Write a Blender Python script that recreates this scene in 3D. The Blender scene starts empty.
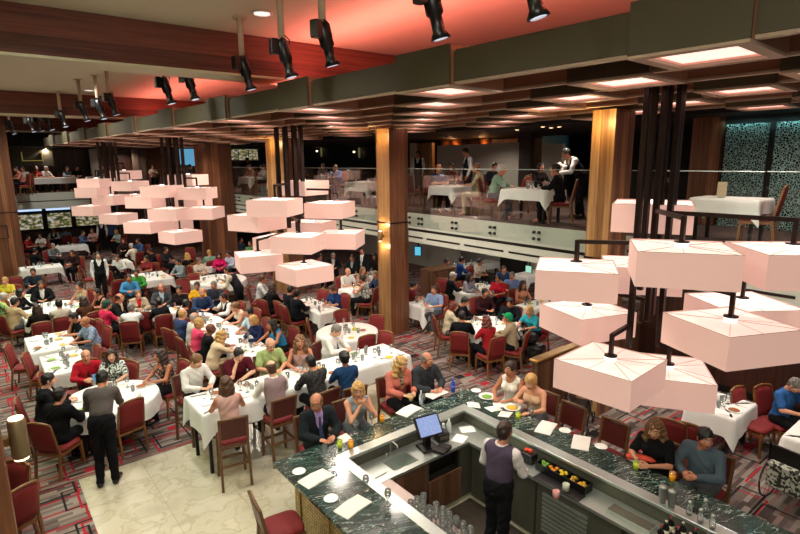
import bpy, math, random
import numpy as np
from mathutils import Vector, Matrix

random.seed(7)
rng = np.random.RandomState(7)
SC = bpy.context.scene
COL = SC.collection

# ------------------------------------------------------------------ camera
CAMZ = 4.8
YAW, PITCH, ROLL, FPX = 0.671047, 0.195839, -0.010672, 537.9
_f = np.array([math.sin(YAW)*math.cos(PITCH), math.cos(YAW)*math.cos(PITCH), -math.sin(PITCH)])
_r0 = np.array([math.cos(YAW), -math.sin(YAW), 0.0]); _u0 = np.cross(_r0, _f)
_r = _r0*math.cos(ROLL)+_u0*math.sin(ROLL); _u = -_r0*math.sin(ROLL)+_u0*math.cos(ROLL)
CAM = np.array([0, 0, CAMZ])
cd = bpy.data.cameras.new('camera'); cam = bpy.data.objects.new('camera', cd); COL.objects.link(cam)
cd.sensor_width = 36; cd.lens = 36*FPX/800; cd.clip_start = .05; cd.clip_end = 200
cam.matrix_world = Matrix(((_r[0], _u[0], -_f[0], 0), (_r[1], _u[1], -_f[1], 0), (_r[2], _u[2], -_f[2], CAMZ), (0, 0, 0, 1)))
SC.camera = cam
SC.view_settings.view_transform = 'Standard'; SC.view_settings.look = 'None'
SC.view_settings.gamma = 1; SC.view_settings.use_curve_mapping = False
SC.view_settings.exposure = 0.0

def ray(x, y): return _r*(x-400)/FPX-_u*(y-267)/FPX+_f
def at(x, y, z):                      # point of the place seen at a pixel, on the level z
    d = ray(x, y); return CAM+d*(z-CAMZ)/d[2]
def atx(x, y, X): d = ray(x, y); return CAM+d*X/d[0]
def aty(x, y, Y): d = ray(x, y); return CAM+d*Y/d[1]
def atd(x, y, D): return CAM+ray(x, y)*D

# ------------------------------------------------------------------ world and large lights
def lin(c):
    if isinstance(c, str):
        c = tuple(int(c[i:i+2], 16)/255 for i in (0, 2, 4))
    return tuple(((v/12.92) if v <= .04045 else ((v+.055)/1.055)**2.4) for v in c[:3])+(1.0,)
w = bpy.data.worlds.new('world'); SC.world = w; w.use_nodes = True
w.node_tree.nodes['Background'].inputs[0].default_value = (1.0, .93, .86, 1)
w.node_tree.nodes['Background'].inputs[1].default_value = 0.14

def area(name, loc, rot, sx, sy, power, col, spread=180):
    l = bpy.data.lights.new(name, 'AREA'); l.shape = 'RECTANGLE'; l.size = sx; l.size_y = sy
    l.energy = power; l.color = lin(col)[:3]; l.spread = math.radians(spread)
    o = bpy.data.objects.new(name, l); o.location = loc; o.rotation_euler = rot; COL.objects.link(o); return o
def spot(name, loc, tgt, power, col, ang=60, blend=.5, rad=.06):
    l = bpy.data.lights.new(name, 'SPOT'); l.energy = power; l.color = lin(col)[:3]
    l.spot_size = math.radians(ang); l.spot_blend = blend; l.shadow_soft_size = rad
    o = bpy.data.objects.new(name, l); o.location = loc; COL.objects.link(o)
    o.rotation_euler = (Vector(tgt)-Vector(loc)).to_track_quat('-Z', 'Y').to_euler(); return o
KEY = 1.15
SC.cycles.transparent_max_bounces = 24
# red LED cove along the top edge of the hanging canopy, washing the high ceiling
for y, L, p in ((7.0, 12, 250), (20.0, 14, 190), (0.5, 6, 150)):
    area('cove_and_fill_light', (5.2, y, 6.14), (math.pi, math.radians(22), 0), .25, L, p, 'ff8078')
# added whitish fill out of view at left, brightening the high ceiling
area('cove_and_fill_light', (-1.6, 12, 6.2), (math.pi, math.radians(-30), 0), .3, 26, 1700, 'eefada')
# high ceiling downlights over the hall, soft wide beams
for (x, y, p, tx) in [(2.0, 3.6, 240, 2.4), (2.4, 7.0, 350, 2.9), (0.9, 8.3, 300, 1.2), (2.2, 11.9, 560, 3.8), (0.8, 13.6, 480, 1.3), (2.3, 15.6, 620, 3.4),
                      (1.0, 17.8, 560, 1.6), (2.3, 18.9, 520, 4.4), (1.5, 23, 560, 2.5), (2.3, 25.5, 560, 4.5), (2.5, 29, 560, 3.5)]:
    spot('ceiling_downlight_beam', (x, y, 6.93), (tx, y, 0), p*KEY, 'fcf9f0', 140, 1.0, .15)
# downlights between the canopy coffers, over bar and hall edge
for (x, y, p, t) in [(5.3, 4.4, 180, (4.6, 4.4, 0)), (6.9, 5.8, 200, (6.2, 6.2, 0)), (5.6, 8.0, 330, (5.0, 8.4, 0)), (7.2, 9.3, 330, (8.6, 9.0, 0)),
                     (6.9, 11.4, 330, (6.8, 10.6, 0)), (6.2, 14.6, 420, (6.6, 13.6, 0)), (7.2, 18.0, 420, (6.8, 18.0, 0)), (7.0, 23., 420, (7, 23, 0)), (8.3, 3.0, 300, (8.2, 2.7, 0)), (7.4, 1.2, 260, (7.6, 1.0, 0))]:
    spot('canopy_downlight_beam', (x, y, 5.58), t, p*KEY*1.1, 'fff0e2', 155, 1.0, .12)
# downlights of the balcony ceiling
for (x, y, p) in [(11.0, 3.4, 60), (11.4, 7.8, 80), (13.0, 8.8, 70), (11.4, 10.8, 80), (13.6, 12.6, 90), (11.6, 15.0, 110), (12.6, 19.0, 130), (12.0, 24.0, 150), (3.4, 33.6, 110), (7.2, 33.9, 110), (10.6, 28.5, 120), (15.6, 10.0, 60)]:
    spot('balcony_downlight_beam', (x, y, 5.58), (x, y, 0), p*1.9, 'ffe8d6', 150, 1.0, .02)
# fill light added behind the camera to brighten the canopy
area('rear_fill_light', (-1.2, -1.4, 5.9), (math.radians(50), 0, math.radians(-38)), 2.6, 1.6, 260, 'f8f6e0')
# unseen fill lights added at the soffit below the balcony
for (x, y) in [(10.4, 3.0), (10.2, 8.9), (12.2, 8.2), (11.6, 11.8), (10.2, 14.4), (13.6, 13.6), (11.4, 18.4), (10.6, 22.5), (15.0, 10.5), (9.9, 5.3)]:
    area('soffit_fill', (x, y, 2.61), (0, 0, 0), .5, .5, 30, 'fff0e0')
# ------------------------------------------------------------------ materials
MATS = {}
def mat(name, col, rough=.55, metal=0.0, var=.10, scale=14.0, bump=0.0, es=0.0, ecol=None, spec=.5, alpha=None, trans=0):
    if name in MATS: return MATS[name]
    m = bpy.data.materials.new(name); m.use_nodes = True; nt = m.node_tree; b = nt.nodes['Principled BSDF']
    c = lin(col)
    tc = nt.nodes.new('ShaderNodeTexCoord'); nz = nt.nodes.new('ShaderNodeTexNoise'); nz.inputs['Scale'].default_value = scale; nz.inputs['Detail'].default_value = 3
    mx = nt.nodes.new('ShaderNodeMix'); mx.data_type = 'RGBA'
    mx.inputs[6].default_value = tuple(v*(1-var) for v in c[:3])+(1,); mx.inputs[7].default_value = tuple(min(1, v*(1+var)) for v in c[:3])+(1,)
    nt.links.new(tc.outputs['Object'], nz.inputs['Vector']); nt.links.new(nz.outputs[0], mx.inputs[0]); nt.links.new(mx.outputs[2], b.inputs['Base Color'])
    b.inputs['Roughness'].default_value = rough; b.inputs['Metallic'].default_value = metal
    b.inputs['Specular IOR Level'].default_value = spec
    if trans: b.inputs['Transmission Weight'].default_value = trans
    if bump:
        bp = nt.nodes.new('ShaderNodeBump'); bp.inputs['Strength'].default_value = bump; bp.inputs['Distance'].default_value = .02
        nt.links.new(nz.outputs[0], bp.inputs['Height']); nt.links.new(bp.outputs[0], b.inputs['Normal'])
    if es:
        b.inputs['Emission Color'].default_value = lin(ecol or col); b.inputs['Emission Strength'].default_value = es
    MATS[name] = m; return m

class NT:
    def __init__(s, name):
        s.m = bpy.data.materials.new(name); s.m.use_nodes = True; s.t = s.m.node_tree; s.b = s.t.nodes['Principled BSDF']; MATS[name] = s.m
    def n(s, ty, **k):
        o = s.t.nodes.new(ty)
        for a, v in k.items(): setattr(o, a, v)
        return o
    def put(s, sock, v):
        if hasattr(v, 'is_output') or isinstance(v, bpy.types.NodeSocket): s.t.links.new(v, sock)
        else: sock.default_value = v
    def ma(s, op, a, b=0.0, c=0.0):
        o = s.n('ShaderNodeMath', operation=op)
        for i, v in enumerate((a, b, c)): s.put(o.inputs[i], v)
        return o.outputs[0]
    def mix(s, f, a, b):
        o = s.n('ShaderNodeMix', data_type='RGBA'); s.put(o.inputs[0], f); s.put(o.inputs[6], a); s.put(o.inputs[7], b); return o.outputs[2]
    def pos(s):
        g = s.n('ShaderNodeNewGeometry'); x = s.n('ShaderNodeSeparateXYZ'); s.t.links.new(g.outputs['Position'], x.inputs[0]); return x.outputs
    def comb(s, x, y, z=0.0):
        o = s.n('ShaderNodeCombineXYZ')
        for i, v in enumerate((x, y, z)): s.put(o.inputs[i], v)
        return o.outputs[0]
    def noise(s, vec, scale, detail=3, dist=0.0):
        o = s.n('ShaderNodeTexNoise'); s.t.links.new(vec, o.inputs['Vector']); o.inputs['Scale'].default_value = scale; o.inputs['Detail'].default_value = detail
        o.inputs['Distortion'].default_value = dist; return o.outputs[0]
    def white(s, vec):
        o = s.n('ShaderNodeTexWhiteNoise', noise_dimensions='3D'); s.t.links.new(vec, o.inputs['Vector']); return o.outputs[0]
    def ramp(s, f, stops):
        o = s.n('ShaderNodeValToRGB'); s.put(o.inputs[0], f); e = o.color_ramp.elements
        while len(e) < len(stops): e.new(.5)
        for i, (p, c) in enumerate(stops): e[i].position = p; e[i].color = lin(c)
        return o.outputs[0]

def wood(name, c1, c2, c3, strip=.16, rough=.38, horiz=False, period=None):
    k = NT(name); x, y, z = k.pos()
    if horiz: u = z; v = k.ma('ADD', x, y)
    else: u = k.ma('ADD', x, y); v = z
    st = k.ma('FLOOR', k.ma('DIVIDE', u, strip))
    wn = k.white(k.comb(st, 3.1, 0.0))
    g = k.noise(k.comb(k.ma('MULTIPLY', u, 16.0), k.ma('MULTIPLY', v, .55), k.ma('MULTIPLY', wn, 9.0)), 1.6, 4, .6)
    f = k.ma('ADD', k.ma('MULTIPLY', g, .9), k.ma('MULTIPLY', wn, .38)); f = k.ma('SUBTRACT', f, .14)
    c = k.ramp(f, [(.2, c1), (.5, c2), (.8, c3)])
    k.put(k.b.inputs['Base Color'], c); k.b.inputs['Roughness'].default_value = rough
    return k.m

def carpet():
    k = NT('geometric_carpet'); x, y, z = k.pos()
    # short horizontal bars in greys and sands
    row = k.ma('FLOOR', k.ma('DIVIDE', y, .062)); off = k.ma('MULTIPLY', k.white(k.comb(row, 1.7, 0.0)), 3.0)
    ce = k.ma('FLOOR', k.ma('DIVIDE', k.ma('ADD', x, off), .40)); wn = k.white(k.comb(row, ce, 2.0))
    c = k.ramp(wn, [(0.0, '3d3432'), (.25, '5f5450'), (.55, '7d726b'), (.85, '968c84'), (1.0, '6e3236')])
    def cell(P, Q, ox, oy, sx):
        u = k.ma('DIVIDE', k.ma('ADD', x, ox), P); v = k.ma('DIVIDE', k.ma('ADD', y, oy), Q)
        iu = k.ma('FLOOR', u); iv = k.ma('FLOOR', v); r = k.white(k.comb(iu, iv, sx)); r2 = k.white(k.comb(iu, iv, sx+5.5))
        lu = k.ma('MULTIPLY', k.ma('SUBTRACT', k.ma('SUBTRACT', u, iu), .5), P); lv = k.ma('MULTIPLY', k.ma('SUBTRACT', k.ma('SUBTRACT', v, iv), .5), Q)
        return lu, lv, r, r2
    def rect(lu, lv, w_, h_, t):
        d = k.ma('MAXIMUM', k.ma('SUBTRACT', k.ma('ABSOLUTE', lu), w_), k.ma('SUBTRACT', k.ma('ABSOLUTE', lv), h_))
        return k.ma('LESS_THAN', k.ma('ABSOLUTE', d), t), k.ma('LESS_THAN', d, 0.0)
    red, blk = lin('a3202f'), lin('191516')
    for (P, Q, ox, oy, sx, w_, h_, t, thr, colr, fill) in [
            (.95, .72, .1, .2, 1., .30, .19, .016, .68, red, 0), (.8, .95, .45, .5, 2., .26, .27, .015, .75, blk, 0),
            (1.25, .9, .8, .1, 3., .38, .25, .017, .6, red, 0), (1.1, 1.3, .3, .9, 4., .40, .16, .016, .75, blk, 0),
            (.74, .58, .2, .33, 5., .10, .075, .0, .42, red, 1), (.92, .84, .6, .7, 6., .11, .09, .0, .42, blk, 1)]:
        lu, lv, r, r2 = cell(P, Q, ox, oy, sx)
        lu = k.ma('ADD', lu, k.ma('MULTIPLY', k.ma('SUBTRACT', r2, .5), .15))
        ring, ins = rect(lu, lv, w_, h_, t)
        mk = k.ma('MULTIPLY', ins if fill else ring, k.ma('LESS_THAN', r, thr))
        c = k.mix(mk, c, colr)
    nz = k.noise(k.comb(x, y, z), 90., 2)
    c = k.mix(k.ma('MULTIPLY', nz, .35), c, (.06, .045, .045, 1))
    k.put(k.b.inputs['Base Color'], c); k.b.inputs['Roughness'].default_value = .95; k.b.inputs['Specular IOR Level'].default_value = .1
    return k.m

def bar_marble():
    k = NT('green_marble'); x, y, z = k.pos()
    v = k.comb(k.ma('ADD', k.ma('MULTIPLY', x, 1.4), k.ma('MULTIPLY', y, 3.2)), k.ma('SUBTRACT', k.ma('MULTIPLY', y, .8), k.ma('MULTIPLY', x, .5)), z)
    n1 = k.noise(v, 2.2, 8, 1.6); n2 = k.noise(v, 5.5, 6, 2.2); big = k.noise(k.comb(x, y, z), 1.1, 3)
    base = k.ramp(k.noise(v, 1.5, 6, .8), [(.3, '101a18'), (.55, '1f332f'), (.75, '30483f')])
    v1 = k.ma('LESS_THAN', k.ma('ABSOLUTE', k.ma('SUBTRACT', n1, .5)), k.ma('MULTIPLY', k.ma('POWER', big, 2.0), .022))
    v2 = k.ma('LESS_THAN', k.ma('ABSOLUTE', k.ma('SUBTRACT', n2, .52)), k.ma('MULTIPLY', k.ma('POWER', big, 3.0), .03))
    c = k.mix(k.ma('MULTIPLY', v1, .75), base, lin('c9d6cd')); c = k.mix(k.ma('MULTIPLY', v2, .5), c, lin('9db5a8'))
    k.put(k.b.inputs['Base Color'], c); k.b.inputs['Roughness'].default_value = .13
    return k.m

def floor_marble():
    k = NT('cream_marble_tiles'); x, y, z = k.pos()
    gx = k.ma('ABSOLUTE', k.ma('SUBTRACT', k.ma('FRACT', k.ma('DIVIDE', k.ma('ADD', x, .15), .9)), .5)); gy = k.ma('ABSOLUTE', k.ma('SUBTRACT', k.ma('FRACT', k.ma('DIVIDE', y, .9)), .5))
    g = k.ma('GREATER_THAN', k.ma('MAXIMUM', gx, gy), .4955)
    n = k.noise(k.comb(x, y, z), 2.6, 8, .35)
    c = k.ramp(n, [(.3, 'b3ab95'), (.47, 'bcb5a0'), (.505, 'aea58d'), (.54, 'beb7a2'), (.8, 'c6c0ae')])
    c = k.mix(k.ma('MULTIPLY', g, .5), c, lin('8a7e66'))
    k.put(k.b.inputs['Base Color'], c); k.b.inputs['Roughness'].default_value = .22
    return k.m

def leaf_window():
    k = NT('lit_garden_view'); x, y, z = k.pos()
    n = k.noise(k.comb(x, y, k.ma('MULTIPLY', z, 1.6)), 6.5, 7, .2)
    c = k.ramp(n, [(.3, '1c2418'), (.42, '3f4a30'), (.50, '77783f'), (.55, 'a88a6a'), (.60, 'c4b8a8'), (.68, '9fb8dc'), (.8, 'e8f0ff')])
    k.put(k.b.inputs['Base Color'], (0.02, .02, .02, 1)); k.put(k.b.inputs['Emission Color'], c); k.b.inputs['Emission Strength'].default_value = .8
    return k.m

def lace_screen():
    k = NT('patterned_glass_screen'); x, y, z = k.pos()
    vv = k.comb(k.ma('ADD', x, y), z, 0.0)
    vo = k.n('ShaderNodeTexVoronoi', feature='DISTANCE_TO_EDGE'); k.t.links.new(vv, vo.inputs['Vector']); vo.inputs['Scale'].default_value = 24
    m_ = k.ma('LESS_THAN', vo.outputs['Distance'], .10)
    c = k.mix(m_, lin('10191b'), lin('7b9a98'))
    k.put(k.b.inputs['Base Color'], c); k.b.inputs['Roughness'].default_value = .25
    return k.m

def glass(name, tint='e6f2ee', refl=1.0, sheen=0):
    k = NT(name); t = k.t; t.nodes.remove(k.b); out = t.nodes['Material Output']
    tr = k.n('ShaderNodeBsdfTransparent'); tr.inputs[0].default_value = lin(tint); gl = k.n('ShaderNodeBsdfGlossy'); gl.inputs['Roughness'].default_value = .02
    lw = k.n('ShaderNodeFresnel'); lw.inputs[0].default_value = 1.45
    nz = k.noise(k.comb(*k.pos()), 3.0, 2); mx = k.n('ShaderNodeMixShader')
    t.links.new(k.ma('MULTIPLY', lw.outputs[0], k.ma('ADD', k.ma('MULTIPLY', nz, .1), refl)), mx.inputs[0]); t.links.new(tr.outputs[0], mx.inputs[1]); t.links.new(gl.outputs[0], mx.inputs[2])
    if sheen:  # white diffuse share paints brightness into the clear glass
        df = k.n('ShaderNodeBsdfDiffuse'); df.inputs[0].default_value = (.8, .85, .83, 1); m2 = k.n('ShaderNodeMixShader'); m2.inputs[0].default_value = sheen
        t.links.new(mx.outputs[0], m2.inputs[1]); t.links.new(df.outputs[0], m2.inputs[2]); t.links.new(m2.outputs[0], out.inputs[0])
    else: t.links.new(mx.outputs[0], out.inputs[0])
    return k.m

def pattern(name, a, b, scale=26, thr=.5, c=None):
    k = NT(name); tc = k.n('ShaderNodeTexCoord'); n = k.noise(tc.outputs['Object'], scale, 2, .3)
    col = k.mix(k.ma('GREATER_THAN', n, thr), lin(a), lin(b))
    if c: col = k.mix(k.ma('GREATER_THAN', k.noise(tc.outputs['Object'], scale*.6, 2, .1), .58), col, lin(c))
    k.put(k.b.inputs['Base Color'], col); k.b.inputs['Roughness'].default_value = .8; return k.m
def checks(name, a, b, scale=30):
    k = NT(name); tc = k.n('ShaderNodeTexCoord'); o = k.n('ShaderNodeTexChecker'); k.t.links.new(tc.outputs['Object'], o.inputs[0]); o.inputs['Scale'].default_value = scale
    o.inputs['Color1'].default_value = lin(a); o.inputs['Color2'].default_value = lin(b); k.t.links.new(o.outputs[0], k.b.inputs['Base Color']); return k.m

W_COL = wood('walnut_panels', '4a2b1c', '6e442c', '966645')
W_GOLD = wood('honey_and_lit_wood', '6b4a2c', '957046', 'bd9a68')  # golden tone also stands for light on the column faces
W_RED = wood('red_wood_beam', '40201a', '5e3024', '7b4434', strip=.22, horiz=True, rough=.5)
W_DARK = wood('dark_wall_panels', '22110d', '371d16', '4b2b21', strip=.1)
W_CAB = wood('cabinet_wood', '3f2a1f', '5b3d2b', '795742', strip=.12)
W_GREY = wood('grey_brown_wood', '3a2f29', '55473d', '75665a')
CARPET = carpet(); MARB = bar_marble(); FMARB = floor_marble(); GARDEN = leaf_window(); LACE = lace_screen()
GLASS = glass('balcony_glass', 'fafdfc', .26); CLEAR = glass('clear_glass', 'fdfefe', .9, .09)
CREAM = mat('cream_ceiling', 'c8c6aa', .8, var=.03, scale=2)
FASC = mat('olive_canopy', '57493a' if 0 else '3f3825', .6, var=.12, scale=3)
FINM = mat('brown_canopy_fin', '8d6048', .6, var=.12, scale=3)
STRIP = mat('canopy_edge_strip', 'a38b78', .5, var=.05)
DARK = mat('dark_ceiling', '0d0b0b', .7)
NIGHT = mat('night_blue_wall', '0c1016', .6)
STEEL = mat('brushed_steel', 'b4bbb6', .3, .75, var=.12, scale=40)
STEELD = mat('dark_steel', '5e5d52', .45, .5, var=.2, scale=20)
BLACK = mat('black_plastic', '0b0b0c', .35)
BRONZE = mat('bronze_post', '2b1d19', .35, .6, var=.2)
BRASS = mat('brass', '94713c', .4, .8)
PALE = mat('pale_fascia', 'b9bfb4', .5, var=.05, scale=3)
GREYW = mat('grey_wall_panel', 'a2a197', .6, var=.05, scale=2)
LINEN = mat('white_linen', 'd9d9d6', .85, var=.03, scale=6, bump=.15)
NAPK = mat('napkin_linen', 'e6e2da', .85, var=.03, bump=.2)
CHINA = mat('white_china', 'e9e9e4', .2, var=.02)
OAK = mat('golden_oak', '744c24', .4, var=.22, scale=9)
OAKD = mat('brown_oak', '5f4023', .45, var=.22, scale=9)
RED = mat('red_upholstery', '6f1113', .75, var=.16, scale=18, bump=.1)
REDD = mat('dark_red_leather', '4a1512', .45, var=.12, scale=14)
REDO = mat('orange_red_seat', 'b5401f', .7, var=.1)
SHADE = mat('lamp_shade_fabric', 'b09186', .8, var=.05, scale=2, es=.46, ecol='f6c2b2')
SHADET = mat('lamp_shade_top', 'd8c0b8', .8, var=.03, scale=3, es=.68, ecol='fbdccf')
SWIRE = mat('shade_wire', '8a7a70', .5)
LITW = mat('lit_diffuser', 'ffffff', .6, es=1.0, ecol='fff2e8')
LITP = mat('lit_coffer_panel', 'ffffff', .6, es=1.25, ecol='ffcfc0')
WARM = mat('warm_bulb', 'ffffff', .6, es=8, ecol='ffd49a')
SOCK = mat('shade_hub_cylinder', 'ffffff', .5, es=1.3, ecol='fff6f0')
SKINB = mat('eye_white', 'd8d0c8', .4); IRIS = mat('eye_dark', '1c1310', .3); LIP = mat('lips', '8c3f38', .5)
JUICE = mat('orange_juice', 'f7a50c', .3); LIME = mat('lime_drink', 'c3d92e', .3)
k = NT('gold_mosaic_tiles'); x, y, z = k.pos(); _b = k.n('ShaderNodeTexBrick', offset=0.0); k.t.links.new(k.comb(k.ma('ADD', x, y), z), _b.inputs[0])
for _n, _v in (('Scale', 1.0), ('Brick Width', .045), ('Row Height', .045), ('Mortar Size', .006)): _b.inputs[_n].default_value = _v
_b.inputs['Color1'].default_value = lin('c09a48'); _b.inputs['Color2'].default_value = lin('8c6a2a'); _b.inputs['Mortar'].default_value = lin('241a0c')
k.t.links.new(_b.outputs[0], k.b.inputs['Base Color']); k.b.inputs['Roughness'].default_value = .3; k.b.inputs['Metallic'].default_value = .4; GLD = k.m
CTL = mat('cutlery_steel', 'c0c4c4', .2, 1.0)
FOODG = mat('salad_green', '6e9a35', .7, var=.5, scale=60); FOODY = mat('yellow_food', 'd2a12c', .7, var=.4, scale=60); FOODB = mat('brown_food', '8a4a1e', .7, var=.4, scale=60)
# ------------------------------------------------------------------ mesh helpers
class MB:
    def __init__(s): s.v = []; s.f = []; s.m = []; s.sm = []
    def add(s, vs, fs, mi=0, smooth=False):
        b = len(s.v); s.v += [tuple(map(float, p)) for p in vs]; s.f += [tuple(i+b for i in f) for f in fs]; s.m += [mi]*len(fs); s.sm += [smooth]*len(fs); return s
    def box(s, x0, x1, y0, y1, z0, z1, mi=0, b=0.0, rz=0.0, piv=None):
        if b <= 0:
            vs = [(x, y, z) for z in (z0, z1) for (x, y) in ((x0, y0), (x1, y0), (x1, y1), (x0, y1))]
            fs = [(3, 2, 1, 0), (4, 5, 6, 7), (0, 1, 5, 4), (1, 2, 6, 5), (2, 3, 7, 6), (3, 0, 4, 7)]
        else:
            b = min(b, (x1-x0)/2.01, (y1-y0)/2.01, (z1-z0)/2.01)
            def ring(i, z): a0, a1, c0, c1 = x0+i, x1-i, y0+i, y1-i; return a0, a1, c0, c1, z
            vs = []
            def oct_(ins, z):
                a0, a1, c0, c1 = x0+ins, x1-ins, y0+ins, y1-ins; e = b*.7
                return [(a0+e, c0, z), (a1-e, c0, z), (a1, c0+e, z), (a1, c1-e, z), (a1-e, c1, z), (a0+e, c1, z), (a0, c1-e, z), (a0, c0+e, z)]
            for ins, z in ((b, z0), (0, z0+b), (0, z1-b), (b, z1)): vs += oct_(ins, z)
            fs = [tuple(range(7, -1, -1)), tuple(range(24, 32))]
            for l in range(3):
                for i in range(8):
                    j = (i+1) % 8; fs.append((l*8+i, l*8+j, l*8+8+j, l*8+8+i))
        if rz:
            px, py = piv if piv else ((x0+x1)/2, (y0+y1)/2); c, sn = math.cos(rz), math.sin(rz)
            vs = [(px+(x-px)*c-(y-py)*sn, py+(x-px)*sn+(y-py)*c, z) for x, y, z in vs]
        return s.add(vs, fs, mi)
    def tube(s, pts, r, n=8, mi=0, cap=True, smooth=True):
        P = [Vector(p) for p in pts]; R = r if isinstance(r, (list, tuple)) else [r]*len(P); vs = []; up = Vector((0, 0, 1))
        for i, p in enumerate(P):
            d = (P[min(i+1, len(P)-1)]-P[max(i-1, 0)]).normalized(); a = d.cross(up)
            if a.length < .05: a = d.cross(Vector((1, 0, 0)))
            a.normalize(); b = d.cross(a)
            for k in range(n):
                t = 2*math.pi*k/n; vs.append(p+a*(math.cos(t)*R[i])+b*(math.sin(t)*R[i]))
        fs = [(i*n+k, i*n+(k+1) % n, (i+1)*n+(k+1) % n, (i+1)*n+k) for i in range(len(P)-1) for k in range(n)]
        if cap: fs += [tuple(range(n-1, -1, -1)), tuple(range((len(P)-1)*n, len(P)*n))]
        return s.add(vs, fs, mi, smooth)
    def bar(s, a, b, w, h, mi=0, up=(0, 0, 1)):
        a = Vector(a); b = Vector(b); d = (b-a).normalized(); u = Vector(up); sd = d.cross(u)
        if sd.length < .05: sd = d.cross(Vector((1, 0, 0)))
        sd.normalize(); u = sd.cross(d); vs = []
        for p in (a, b):
            for i, j in ((-1, -1), (1, -1), (1, 1), (-1, 1)): vs.append(p+sd*(i*w/2)+u*(j*h/2))
        return s.add(vs, [(3, 2, 1, 0), (4, 5, 6, 7), (0, 1, 5, 4), (1, 2, 6, 5), (2, 3, 7, 6), (3, 0, 4, 7)], mi)
    def lathe(s, prof, c=(0, 0, 0), n=16, mi=0, smooth=True):
        vs = []; L = len(prof)
        for (r, z) in prof:
            for k in range(n):
                t = 2*math.pi*k/n; vs.append((c[0]+r*math.cos(t), c[1]+r*math.sin(t), c[2]+z))
        fs = [(i*n+k, i*n+(k+1) % n, (i+1)*n+(k+1) % n, (i+1)*n+k) for i in range(L-1) for k in range(n)]
        if prof[0][0] > 1e-4: fs.append(tuple(range(n-1, -1, -1)))
        if prof[-1][0] > 1e-4: fs.append(tuple(range((L-1)*n, L*n)))
        return s.add(vs, fs, mi, smooth)
    def mesh(s, name, mats):
        me = bpy.data.meshes.new(name); me.from_pydata(s.v, [], s.f)
        for m in (mats if isinstance(mats, (list, tuple)) else [mats]): me.materials.append(m)
        me.polygons.foreach_set('material_index', s.m); me.polygons.foreach_set('use_smooth', s.sm); me.update(); return me
    def build(s, name, mats, parent=None, loc=(0, 0, 0), rz=0.0): return obj(name, s.mesh(name, mats), parent, loc, rz)

def obj(name, me, parent=None, loc=(0, 0, 0), rz=0.0):
    o = bpy.data.objects.new(name, me); COL.objects.link(o); o.location = loc; o.rotation_euler = (0, 0, rz)
    if parent is not None: o.parent = parent
    return o
def tag(o, label, cat, group=None, kind=None):
    o['label'] = label; o['category'] = cat
    if group: o['group'] = group
    if kind: o['kind'] = kind
    return o
def empty(name, loc, rz=0.0, label=None, cat=None, group=None):
    o = bpy.data.objects.new(name, None); COL.objects.link(o); o.location = loc; o.rotation_euler = (0, 0, rz); o.empty_display_size = .1
    if label: tag(o, label, cat, group)
    return o
def struct(o): o['kind'] = 'structure'; return o
def dup(src, loc, rz, label=None, group=None, drop=()):
    def cp(o, par):
        c = o.copy(); COL.objects.link(c); c.parent = par
        for ch in o.children:
            if ch.name.split('.')[0] not in drop: cp(ch, c)
        return c
    r = cp(src, None); r.location = loc; r.rotation_euler = (0, 0, rz)
    if label: r['label'] = label
    if group: r['group'] = group
    elif 'group' in r: del r['group']
    return r
USED = set()
def place(proto, loc, rz, label, group=None, drop=()):
    if proto.name not in USED and not drop:
        USED.add(proto.name); proto.location = loc; proto.rotation_euler = (0, 0, rz); proto['label'] = label
        if group: proto['group'] = group
        return proto
    return dup(proto, loc, rz, label, group, drop)
def sbox(name, b, m, bev=0.0):
    return struct(MB().box(*b, b=bev).build(name, m))

# ------------------------------------------------------------------ setting
X0, X1, Y0, Y1 = -3.0, 19.0, -2.0, 44.0
fl = MB()
def rectf(mb, x0, x1, y0, y1, z, mi=0): mb.add([(x0, y0, z), (x1, y0, z), (x1, y1, z), (x0, y1, z)], [(0, 1, 2, 3)], mi)
# carpet everywhere, cream marble zone round the bar, inset flush
MX0, MX1, MY0, MY1 = .76, 6.9, -2.0, 9.02
g = MB(); g.box(X0, X1, Y0, Y1, -.12, -.004); g.build('floor', CARPET); struct(bpy.data.objects['floor'])
cf = MB()
for (a, b, c, d) in ((X0, MX0, Y0, Y1), (MX0, MX1, MY1, Y1), (MX1, X1, Y0, Y1)): rectf(cf, a, b, c, d, 0)
struct(cf.build('floor_carpet', CARPET))
mf = MB(); rectf(mf, MX0, MX1, MY0, MY1, 0.0); struct(mf.build('floor_marble', FMARB))
# high ceiling with cross beams
sbox('ceiling', (X0, 19, Y0, Y1, 7.0, 7.1), CREAM)
for i, (ya, yb) in enumerate(((9.56, 10.25), (20.7, 21.4), (31.0, 31.7))):
    b = MB(); b.box(X0, 18, ya, yb, 6.33, 6.998); sb = struct(b.build('ceiling_beam', W_RED))
    b = MB(); b.box(X0, 18, ya-.012, yb+.012, 6.29, 6.329); struct(b.build('trim_%d' % (i+1), CREAM))
# walls
sbox('wall_far', (X0, 19, 36.0, 36.3, 0, 7.0), W_DARK)
sbox('wall_right', (18.7, 19, Y0, 36, 0, 7.0), NIGHT)
sbox('wall_left', (-3.3, -3.0, Y0, Y1, 0, 7.1), W_DARK)
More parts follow.
